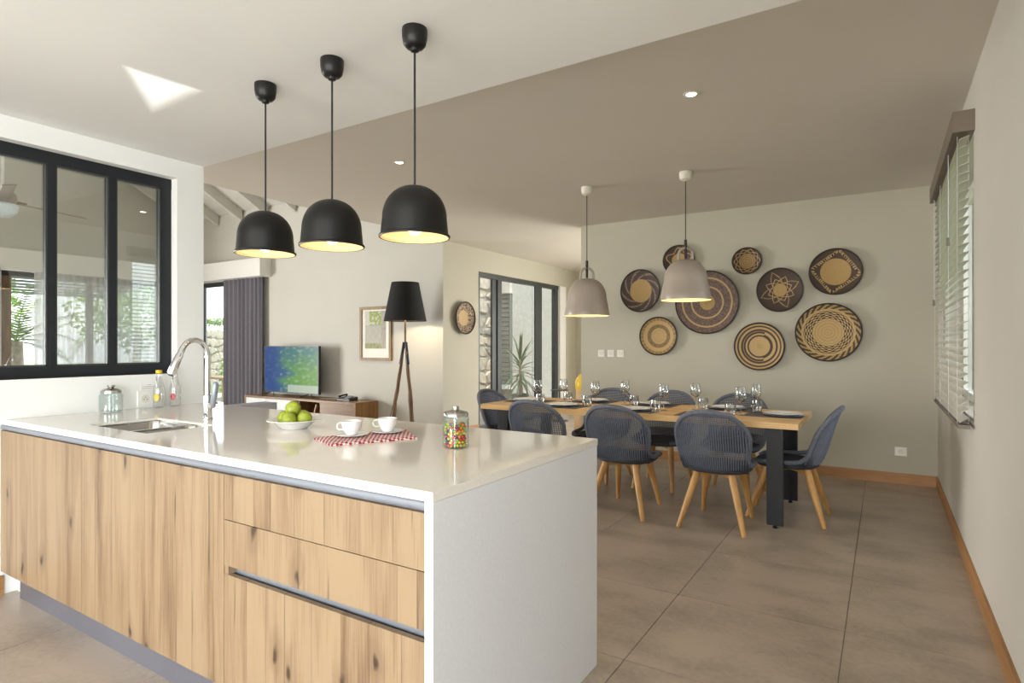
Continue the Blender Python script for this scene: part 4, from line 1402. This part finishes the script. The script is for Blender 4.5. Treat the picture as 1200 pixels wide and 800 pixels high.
cb('drawer_front', -9.0, -8.32, 6.405, 6.425, .115, .455, 'white_front'); cb('drawer_front', -9.575, -9.01, 6.405, 6.425, .115, .455, 'white_front')
cb('leg', -9.5, -9.4, 6.5, 6.8, 0, .079, 'black_plastic'); cb('leg', -7.1, -7.0, 6.5, 6.8, 0, .079, 'black_plastic')
cb('shelf_wire', -8.2, -8.19, 6.44, 6.45, .112, .458, 'white_cable')
tv = thing('television', 'flat black television showing a blue and green picture', 'television', (-8.64, 6.64, .4955))
bm = bm_new(); box(bm, -.715, .715, -.025, .025, .055, .865); obj('casing', bm, 'black_plastic', tv, bevel=.004)
bm = bm_new(); vs = grid(bm, lambda u, v: (-.70 + 1.40 * u, -.0262, .075 + .775 * v), 70, 40)
sc = obj('screen', bm, 'screen', tv)
def tvc(p):
    u, v = (p.x + .7) / 1.4, (p.z - .075) / .775
    n = noise.noise(Vector((u * 4, v * 6, 1))) * .5 + .5; n2 = noise.noise(Vector((u * 14, v * 18, 4))) * .5 + .5
    blue = Vector((.015, .055, .20)); green = Vector((.10, .26, .03)); pale = Vector((.45, .50, .42)); teal = Vector((.03, .14, .16))
    c = blue.lerp(teal, min(1, max(0, u * 2.2 - .5 + n * .4)))
    g = max(0, min(1, (u - .30 + (n - .5) * .5) * 3)) * max(0, min(1, (1.05 - v + (n2 - .5) * .6) * 1.6))
    c = c.lerp(green, g)
    c = c.lerp(pale, max(0, min(1, (n2 - .55) * 3)) * .5 * (1 if u > .3 else .2))
    if v < .16 and u > .45: c = c.lerp(pale, .8)
    return tuple(c * .55)
vcol(sc, tvc)
for x in (-.50, .50):
    bm = bm_new(); tube(bm, [(x - .16, -.10, .008), (x, 0, .07), (x + .16, -.10, .008)], .009, 8); obj('foot', bm, 'black_plastic', tv)
ph = thing('telephone', 'black desk telephone on the right end of the console', 'telephone', (-7.25, 6.62, .4955))
bm = bm_new(); vs = box(bm, -.14, .14, -.09, .09, 0, .03)
for v in vs:
    if v.co.y > 0 and v.co.z > .02: v.co.z = .06
obj('base', bm, 'black_plastic', ph, bevel=.004)
bm = bm_new(); tube(bm, [(-.11, -.07, .058), (-.10, -.03, .075), (-.10, .05, .085), (-.11, .09, .078)], [.022, .014, .014, .022], 10); obj('handset', bm, 'black_plastic', ph, smooth=True)
bm = bm_new()
for i in range(3):
    for j in range(4): box(bm, .0 + i * .035, .024 + i * .035, -.07 + j * .03, -.052 + j * .03, .034 + j * .010, .046 + j * .010)
obj('keypad', bm, 'sofa_fabric', ph)
bm = bm_new(); tube(bm, [(-7.9, 6.62, .502), (-7.8, 6.55, .501), (-7.6, 6.7, .501), (-7.42, 6.68, .502)], .004, 6)
tag(obj('cable', bm, 'white_cable', None, smooth=True), 'pale thin cable lying on the console beside the telephone', 'cable')
for i, (x, lab) in enumerate(((-8.1, 'stack of pale magazines in the open console shelf'),)):
    bm = bm_new()
    box(bm, x - .1, x + .18, 6.45, 6.68, .1115, .15)
    tag(obj('magazine_stack', bm, 'white_front'), lab, 'magazines')
bm = bm_new(); box(bm, -7.86, -7.83, 6.46, 6.50, .1115, .40, rot=Matrix.Rotation(.35, 3, 'Y'))
bmesh.ops.translate(bm, verts=bm.verts, vec=(.0, 0, .022))
tag(obj('leaning_book', bm, 'walnut_side'), 'thin book leaning inside the open console shelf', 'book')

pf = thing('picture_frame', 'wooden framed garden picture on the wall beside the floor lamp', 'picture', (-6.895, YT, 1.56))
W2_, H2_ = .345, .43
for n_, b_ in (('frame_side', (-W2_, -W2_ + .045, -H2_, H2_)), ('frame_side', (W2_ - .045, W2_, -H2_, H2_)), ('frame_rail', (-W2_ + .045, W2_ - .045, H2_ - .045, H2_)), ('frame_rail', (-W2_ + .045, W2_ - .045, -H2_, -H2_ + .045))):
    bm = bm_new(); box(bm, b_[0], b_[1], -.03, -.001, b_[2], b_[3]); obj(n_, bm, 'frame_wood', pf, bevel=.003)
bm = bm_new(); box(bm, -W2_ + .04, W2_ - .04, -.014, -.002, -H2_ + .04, H2_ - .04); obj('mount', bm, 'cream_plastic', pf)
bm = bm_new(); grid(bm, lambda u, v: (-.235 + .46 * u, -.0150, -.24 + .60 * v), 40, 52)
pic = obj('print', bm, 'painted', pf)
def pcol(p):
    u, v = (p.x + .235) / .46, (p.z + .24) / .60
    n = noise.noise(Vector((u * 12, v * 14, 2))) * .5 + .5
    c = Vector((.55, .55, .50))
    if v > .62:
        c = Vector((.62, .60, .52)).lerp(Vector((.30, .38, .08)), 1 if (n > .42 and .2 < u < .85) else .1)
    elif v > .58: c = Vector((.45, .43, .42))
    elif v > .15: c = Vector((.42, .40, .34)).lerp(Vector((.55, .52, .44)), n)
    else: c = Vector((.22, .26, .08)).lerp(Vector((.40, .40, .22)), n)
    if u > .78: c = Vector((.34, .30, .27)).lerp(Vector((.5, .45, .4)), n)
    return tuple(c)
vcol(pic, pcol)

fl_ = thing('floor_lamp', 'floor lamp with black tapered shade on three rough branches', 'lamp', (-5.84, 6.42, 0))
bm = bm_new(); lathe(bm, [(.305, 1.72), (.195, 2.275)], 48); lathe(bm, [(.301, 1.722), (.191, 2.273)], 48); obj('shade', bm, 'black_shade_fabric', fl_, smooth=True)
bm = bm_new(); tube(bm, [(0, 0, 1.33), (0, 0, 1.95)], .014, 10); obj('pole', bm, 'vine_wood', fl_, smooth=True)
def wob(a, b, r0, r1, seed, m=10):
    pts = []; rr = []
    for i in range(m + 1):
        t_ = i / m
        p = Vector(a).lerp(Vector(b), t_)
        q = noise.noise_vector(Vector((seed, t_ * 5, 0))) * .022 * math.sin(PI * t_)
        pts.append(p + Vector((q.x, q.y, 0))); rr.append(r0 + (r1 - r0) * t_ + .004 * noise.noise(Vector((t_ * 12, seed, 3))))
    return pts, rr
for i, (fx, fy) in enumerate(((-.17, -.12), (.19, -.02), (-.05, .22))):
    bm = bm_new(); pts, rr = wob((fx * .1, fy * .1, 1.40), (fx, fy, 0.01), .018, .034, i * 3.1)
    tube(bm, pts, rr, 10); lg = obj('leg', bm, 'vine_wood', fl_, smooth=True)
    bm = bm_new(); tube(bm, [(fx * .09, fy * .09, 1.42), (fx * .31, fy * .31, 1.10)], [.020, .026], 10); obj('clamp', bm, 'black_plastic', lg, smooth=True)
bm = bm_new(); pts, rr = wob((-.06, -.04, 1.1), (-.24, -.14, 0), .006, .007, 9); tube(bm, pts, rr, 6); obj('twig', bm, 'vine_wood', fl_, smooth=True)
bm = bm_new(); lathe(bm, [(0, 1.86), (.03, 1.87), (.038, 1.91), (.02, 1.97), (0, 1.98)], 16); obj('bulb', bm, 'bulb', fl_, smooth=True)
light('floor_lamp_light', 'POINT', (0, 0, 1.82), (0, 0, 0), 16, (1, .80, .52), fl_, shadow_soft_size=.05)

# curtains
def curtain(name, label, path, z0, z1, amp, wl, mat, cat='curtain', th=.0):
    bm = bm_new(); P = [Vector(p) for p in path]
    L = (P[1] - P[0]).length; d = (P[1] - P[0]).normalized(); nn = Vector((-d.y, d.x, 0))
    n = int(L / wl * 10)
    def f(u, v):
        s = u * L
        ph = 2 * PI * s / wl + 1.5 * noise.noise(Vector((s * 3, 0, 0)))
        a_ = amp * (.8 + .5 * noise.noise(Vector((s * 5, v * .8, 5))))
        p = P[0] + d * s + nn * (a_ * math.sin(ph)); return (p.x, p.y, z0 + (z1 - z0) * v)
    grid(bm, f, n, 6)
    o = obj(name, bm, mat, smooth=True, sharp=180)
    return tag(o, label, cat)
curtain('curtain', 'heavy grey pleated curtain at the far window beside the television', [(-10.92, 6.82, 0), (-9.67, 6.82, 0)], .01, 2.63, .035, .13, 'curtain_grey')
curtain('sheer_curtain', 'pale sheer curtain drawn across the garden doors behind the glass', [(-12.2, 4.22, 0), (-12.2, 6.80, 0)], .01, 2.62, .035, .19, 'sheer')
curtain('sheer_curtain', 'narrow pale sheer curtain bunched at the left edge of the view', [(-12.2, 2.9, 0), (-12.2, 3.78, 0)], .01, 2.62, .035, .16, 'sheer')

# sofa
sf = thing('sofa', 'low grey fabric sofa showing just above the back of the worktop', 'sofa', (-7.52, 4.62, 0))
for nm, a in (('base', (-.85, .62, -.40, .45, .06, .30)), ('backrest', (-.85, .35, -.42, -.22, .30, .655)), ('armrest', (.36, .62, -.42, .45, .301, .61)), ('armrest', (-1.05, -.86, -.42, .45, .08, .62)), ('seat_cushion', (-.84, .35, -.21, .44, .301, .44))):
    bm = bm_new(); box(bm, *a); obj(nm, bm, 'sofa_fabric', sf, bevel=.05, seg=3, smooth=True)
for x in (-.75, .5):
    bm = bm_new(); box(bm, x, x + .06, -.3, .35, 0, .06); obj('leg', bm, 'black_plastic', sf)

# ceiling fan
cf = thing('ceiling_fan', 'ceiling fan with pale glass globe and brown blades behind the window', 'fan', (-5.66, 1.76, 2.45))
cf.scale = (.75, .75, .75)
bm = bm_new(); tube(bm, [(0, 0, .12), (0, 0, 4.25)], .016, 8); obj('down_rod', bm, 'white_plastic', cf)
bm = bm_new(); lathe(bm, [(0, .16), (.06, .15), (.11, .10), (.12, .04), (.10, .0), (0, .0)], 24); obj('motor', bm, 'fan_blade', cf, smooth=True)
bm = bm_new(); lathe(bm, [(.11, .0), (.13, -.02), (.12, -.08), (.07, -.13), (0, -.145)], 24); obj('globe', bm, 'fan_light', cf, smooth=True)
for k in range(3):
    a = R(106) + k * PI * 2 / 3
    bm = bm_new(); box(bm, .12, .84, -.055, .055, .02, .032, rot=Matrix.Rotation(.22, 3, 'X'), piv=Vector((.4, 0, .026)))
    b = obj('blade', bm, 'fan_blade', cf, bevel=.003); b.rotation_euler = (0, 0, a)
    bm = bm_new(); box(bm, .08, .22, -.02, .02, .033, .05); q = obj('bracket', bm, 'frame_wood', b)

# hall: side table and vase
st = thing('side_table', 'small dark round side table in front of the patio door', 'table', (-5.0, 9.6, 0))
bm = bm_new(); lathe(bm, [(0, .545), (.13, .545), (.17, .555), (.17, .565), (0, .565)], 32); obj('top', bm, 'door_frame_grey', st, smooth=True)
bm = bm_new(); tube(bm, [(0, 0, .02), (0, 0, .545)], .015, 10); obj('pedestal', bm, 'door_frame_grey', st)
bm = bm_new(); lathe(bm, [(0, 0), (.15, 0), (.15, .012), (.02, .022), (0, .022)], 24); obj('base', bm, 'door_frame_grey', st)
bm = bm_new(); lathe(bm, [(0, .566), (.016, .566), (.012, .59), (.018, .61), (0, .63)], 12); obj('finial', bm, 'door_frame_grey', st)
vs_ = thing('floor_vase', 'tall tan floor vase with glazed yellow top beside the wall edge', 'vase', (-3.66, 7.75, 0))
bm = bm_new(); lathe(bm, [(0, 0), (.12, 0), (.135, .05), (.13, .4), (.10, .66), (.105, .74)], 28); obj('body', bm, 'tan_clay', vs_, smooth=True)
bm = bm_new(); lathe(bm, [(.105, .74), (.115, .80), (.105, .88), (.06, .95), (.0, .98)], 28); obj('glazed_top', bm, 'yellow_glaze', vs_, smooth=True)

# ------------------------------------------------------------------ outside
bm = bm_new(); box(bm, -60, 20, -40, 60, -.35, -.21)
o = obj('garden_ground', bm, 'grass'); o['kind'] = 'structure'
bm = bm_new(); box(bm, -16.5, -12.56, -4, 12, -.21, -.03); box(bm, -12.56, XW - .23, YT + .21, 16, -.21, -.03)
o = obj('terrace', bm, 'paving'); o['kind'] = 'structure'

def stone_wall(name, label, origin, ux, nx, L, H, step, seed, stuff=False, mat='stone'):
    """irregular stones on a jittered lattice, each with its own depth"""
    r = random.Random(seed)
    t = thing(name, label, 'wall', origin)
    ux = Vector(ux); nx = Vector(nx)
    bm = bm_new()
    vs = []
    for dn in (-.25, 0):
        for s, h in ((0, 0), (L, 0), (L, H), (0, H)): vs.append(bm.verts.new(ux * s + nx * dn + Vector((0, 0, h))))
    for f in ((0, 1, 2, 3), (7, 6, 5, 4), (0, 4, 5, 1), (1, 5, 6, 2), (2, 6, 7, 3), (3, 7, 4, 0)): bm.faces.new([vs[i] for i in f])
    obj('mortar', bm, 'render_wall', t)
    nu, nv = max(1, int(L / step)), max(1, int(H / (step * .7)))
    lat = {}
    for i in range(nu + 1):
        for j in range(nv + 1):
            lat[i, j] = (min(L, max(0, (i + (r.uniform(-.3, .3) if 0 < i < nu else 0)) * L / nu)), min(H, max(0, (j + (r.uniform(-.3, .3) if 0 < j < nv else 0)) * H / nv)))
    big = bm_new() if stuff else None
    for i in range(nu):
        for j in range(nv):
            q = [lat[i, j], lat[i + 1, j], lat[i + 1, j + 1], lat[i, j + 1]]
            cx = sum(p[0] for p in q) / 4; cz = sum(p[1] for p in q) / 4
            bm = big if stuff else bm_new()
            ring = []
            for a_, b_ in zip(q, q[1:] + q[:1]):
                ring.append(((a_[0] * .78 + b_[0] * .22), (a_[1] * .78 + b_[1] * .22))); ring.append(((a_[0] * .22 + b_[0] * .78), (a_[1] * .22 + b_[1] * .78)))
            dep = r.uniform(.02, .07)
            o_ = Vector((0, 0, 0)) if stuff else (ux * cx + Vector((0, 0, cz)))
            lo = [bm.verts.new(ux * (cx + (a - cx) * .93) + nx * .001 + Vector((0, 0, cz + (b - cz) * .93)) - o_) for a, b in ring]
            hi = [bm.verts.new(ux * (cx + (a - cx) * .80) + nx * dep + Vector((0, 0, cz + (b - cz) * .80)) - o_) for a, b in ring]
            for k in range(8): bm.faces.new((lo[k], lo[(k + 1) % 8], hi[(k + 1) % 8], hi[k]))
            bm.faces.new(hi)
            if not stuff:
                s = obj('stone', bm, mat, t); s.location = o_
    if stuff:
        s = obj('stones', big, mat, t); s['kind'] = 'stuff'
    return t
stone_wall('stone_wall', 'rough stone wall standing outside the patio door on the left', (-7.9, 10.95, -.03), (0, 1, 0), (1, 0, 0), 1.0, 3.5, .36, 5)
stone_wall('garden_wall', 'low dry stone garden wall beyond the far window', (-25, 13.5, -.2), (1, 0, 0), (0, -1, 0), 13, 2.15, .42, 8, stuff=True, mat='stone_warm')
# neighbouring rendered wall and shutter
bm = bm_new(); box(bm, -7.75, -7.3, 11.66, 17, -.2, 3.6)
tag(obj('rendered_wall', bm, 'render_wall'), 'pale rough rendered wall outside the patio door', 'wall')
sh = thing('louvred_shutter', 'dark grey louvred shutter beside the pale rendered wall outside', 'shutter', (-7.5, 11.645, .46))
bm = bm_new()
box(bm, -.19, -.155, -.05, 0, 0, 2.1); box(bm, .14, .175, -.05, 0, 0, 2.1); box(bm, -.155, .14, -.05, 0, 2.05, 2.1); box(bm, -.155, .14, -.05, 0, 0, .05)
obj('frame', bm, 'shutter', sh)
sl0 = None
for k in range(19):
    if sl0 is None:
        bm = bm_new(); box(bm, -.154, .139, -.045, .0, -.006, .006, rot=Matrix.Rotation(-.7, 3, 'X')); s = sl0 = obj('slat', bm, 'shutter', sh)
    else: s = sl0.copy(); COL.objects.link(s)
    s.location = (0, 0, .10 + k * .105)
bm = bm_new(); box(bm, -7.72, -7.30, 11.52, 11.655, .36, .455)
tag(obj('stone_sill', bm, 'ceramic'), 'white stone window sill below the louvred shutter outside', 'sill')
bm = bm_new(); box(bm, -7.78, -7.30, 11.54, 11.655, 2.57, 2.85)
tag(obj('window_lintel', bm, 'paving'), 'beige lintel above the louvred shutter outside', 'lintel')

# yucca outside the patio door
yc = thing('potted_yucca', 'green yucca with long narrow leaves outside the patio door', 'plant', (-6.75, 11.1, -.03))
bm = bm_new(); lathe(bm, [(0, 0), (.16, 0), (.20, .32), (.21, .34), (.18, .34), (.17, .30), (0, .30)], 24); obj('pot', bm, 'shutter', yc, smooth=True)
bm = bm_new(); tube(bm, [(0, 0, .3), (.02, 0, .6), (0, 0, .95), (0, 0, 1.12)], [.045, .04, .035, .03], 10); obj('trunk', bm, 'bark', yc, smooth=True)
def leaf_mesh(pts, w, bm):
    prev = None
    for i, (p, s) in enumerate(pts):
        tdir = (pts[min(i + 1, len(pts) - 1)][0] - pts[max(i - 1, 0)][0]).normalized()
        side = tdir.cross(Vector((0, 0, 1)))
        side = side.normalized() if side.length > .05 else Vector((1, 0, 0))
        up = side.cross(tdir)
        row = [bm.verts.new(p - side * w * s), bm.verts.new(p - up * w * s * .35), bm.verts.new(p + side * w * s)]
        if prev:
            for k in range(2): bm.faces.new((prev[k], prev[k + 1], row[k + 1], row[k]))
        prev = row
r2 = random.Random(3)
for k in range(52):
    az = k * 2.399 + r2.uniform(-.2, .2)
    f = k / 51
    el = R(88 - 118 * f + r2.uniform(-8, 8))
    Ln = .50 + .18 * r2.random()
    z0 = 1.14 - .55 * f
    pts = []
    d = Vector((math.cos(az) * math.cos(el), math.sin(az) * math.cos(el), math.sin(el)))
    p = Vector((0, 0, z0))
    droop = .07 + .22 * f
    for i in range(7):
        pts.append((p.copy(), (.55, .9, 1, .9, .7, .4, .04)[i]))
        p = p + d * (Ln / 6); d = (d + Vector((0, 0, -droop))).normalized()
    bm = bm_new(); leaf_mesh(pts, .028, bm); obj('leaf', bm, 'yucca_leaf', yc, smooth=True)

# trees and palms beyond the garden doors and the right window
def crown(bm, r, c, rad, n, sz):
    for _ in range(n):
        v = Vector((r.gauss(0, 1), r.gauss(0, 1), r.gauss(0, 1))).normalized() * (r.random() ** .4)
        p = Vector(c) + Vector((v.x * rad[0], v.y * rad[1], v.z * rad[2]))
        a = Vector((r.gauss(0, 1), r.gauss(0, 1), r.gauss(0, 1))).normalized(); b = a.cross(Vector((r.random(), r.random(), 1))).normalized()
        s = sz * r.uniform(.6, 1.3)
        q = [bm.verts.new(p + a * s), bm.verts.new(p + b * s * .45), bm.verts.new(p - a * s), bm.verts.new(p - b * s * .45)]
        bm.faces.new(q)
def tree(loc, h, rad, label, seed, n=1500, mat='leaf_bright', sz=.13):
    r = random.Random(seed)
    t = thing('garden_tree', label, 'tree', loc, 0, 'trees in the garden')
    bm = bm_new(); tube(bm, [(0, 0, 0), (.1, .05, h * .4), (0, .1, h * .75)], [.16, .12, .06], 8); obj('trunk', bm, 'bark', t, smooth=True)
    bm = bm_new(); crown(bm, r, (0, 0, h * .68), (rad, rad, h * .38), n, sz)
    o = obj('foliage', bm, mat, t); o['kind'] = 'stuff'
tree((-20.5, 5.2, -.2), 4.6, 1.7, 'bright leafy tree beyond the garden doors, left in view', 11)
tree((-21, 10.0, -.2), 4.2, 1.9, 'bright leafy tree behind the drawn sheer curtain', 12)
tree((-25, 17.5, -.2), 3.4, 1.7, 'bushy tree near the end of the garden wall', 13)
tree((6.5, 12.5, -.2), 3.0, 1.7, 'leafy tree outside the blind, farther along the wall', 14, 1500)
tree((8.5, 17, -.2), 3.2, 2.2, 'leafy tree outside the blind, in the distance', 15, 1500)
def palm(loc, h, label, seed):
    r = random.Random(seed)
    t = thing('palm_tree', label, 'tree', loc, 0, 'palms in the garden')
    bm = bm_new(); tube(bm, [(0, 0, 0), (.03, 0, h * .5), (0, 0, h)], [.15, .13, .11], 12); obj('trunk', bm, 'bark', t, smooth=True)
    for k in range(13):
        az = k * 2.4; el = R(70 - 7 * k)
        bm = bm_new(); p = Vector((0, 0, h)); d = Vector((math.cos(az) * math.cos(el), math.sin(az) * math.cos(el), math.sin(el)))
        pts = []
        for i in range(12):
            pts.append(p.copy()); p = p + d * .12; d = (d + Vector((0, 0, -.10))).normalized()
        tube(bm, pts, [.012 - .0008 * i for i in range(12)], 5)
        for i in range(1, 12):
            dd = (pts[min(11, i + 1)] - pts[i - 1]).normalized(); sd = dd.cross(Vector((0, 0, 1))).normalized()
            for s in (-1, 1):
                for off in (0, .06):
                    b0 = pts[i] + dd * off; tip = b0 + (sd * s * .8 + dd * .55 + Vector((0, 0, -.25))).normalized() * (.42 - .02 * i)
                    bm.faces.new([bm.verts.new(b0 - dd * .018), bm.verts.new(b0 + dd * .018), bm.verts.new(tip)])
        obj('frond', bm, 'leaf_bright', t)
palm((-14.9, 4.85, -.1), 1.55, 'small palm with pale trunk just outside the garden doors', 4)
palm((-17.2, 7.6, -.1), 2.0, 'palm farther out behind the drawn sheer curtain', 5)
# shrubs in front of the garden wall
for i, (x, y, s, lab) in enumerate(((-19.2, 12.6, .8, 'yellow-green shrub before the garden wall, left'), (-17.6, 12.4, .55, 'low green shrub before the garden wall, right'))):
    r = random.Random(30 + i); bm = bm_new(); crown(bm, r, (0, 0, s * .8), (s, s * .8, s), 700, .1)
    t = thing('garden_shrub', lab, 'shrub', (x, y, -.2), 0, 'shrubs before the garden wall')
    o = obj('foliage', bm, 'leaf_bright', t); o['kind'] = 'stuff'
r = random.Random(44); bm = bm_new()
for k in range(26): crown(bm, r, (-25 + k * .5, 13.62, 2.28), (.4, .18, .16), 90, .08)
tag(obj('wall_hedge', bm, 'leaf_bright'), 'low green hedge along the top of the garden wall', 'hedge', kind='stuff')
# verandah eave outside the garden doors
ev = thing('verandah_roof', 'grey-green boarded verandah roof outside the garden doors', 'roof', (-13.6, 3, 2.6))
for k in range(9):
    bm = bm_new(); box(bm, -.136, .136, -6, 3.6, -.012, .012)
    b = obj('board', bm, 'eave_board', ev); b.location = (.86 - .28 * k, 0, .13 - .035 * k)
for k in range(6):
    bm = bm_new(); box(bm, -1.25, 1.25, -.05, .05, -.06, .05); b = obj('rafter', bm, 'vine_wood', ev)
    b.location = (-.26, -5.2 + k * 1.25, -.08); b.rotation_euler = (0, -.125, 0)
# garden table and chairs on the terrace beyond the far window
gt = thing('garden_table', 'brown wooden garden table on the terrace beyond the far window', 'table', (-14.4, 9.0, -.03))
bm = bm_new(); box(bm, -.6, .6, -.4, .4, .56, .60); obj('tabletop', bm, 'frame_wood', gt)
for sx in (-1, 1):
    for sy in (-1, 1):
        bm = bm_new(); box(bm, sx * .52 - .03, sx * .52 + .03, sy * .33 - .03, sy * .33 + .03, 0, .56); obj('leg', bm, 'frame_wood', gt)
for i, (x, y, lab) in enumerate(((-15.6, 10.2, 'white garden chair on the terrace, left one'), (-14.9, 10.9, 'white garden chair on the terrace, right one'))):
    t = thing('garden_chair', lab, 'chair', (x, y, -.03), .4 * i, 'white garden chairs on the terrace')
    bm = bm_new(); box(bm, -.22, .22, -.22, .22, .40, .44); obj('seat', bm, 'white_plastic', t)
    bm = bm_new(); box(bm, -.22, .22, .20, .23, .44, .85); obj('backrest', bm, 'white_plastic', t)
    for sx in (-1, 1):
        for sy in (-1, 1):
            bm = bm_new(); box(bm, sx * .2 - .015, sx * .2 + .015, sy * .2 - .015, sy * .2 + .015, 0, .40); obj('leg', bm, 'white_plastic', t)
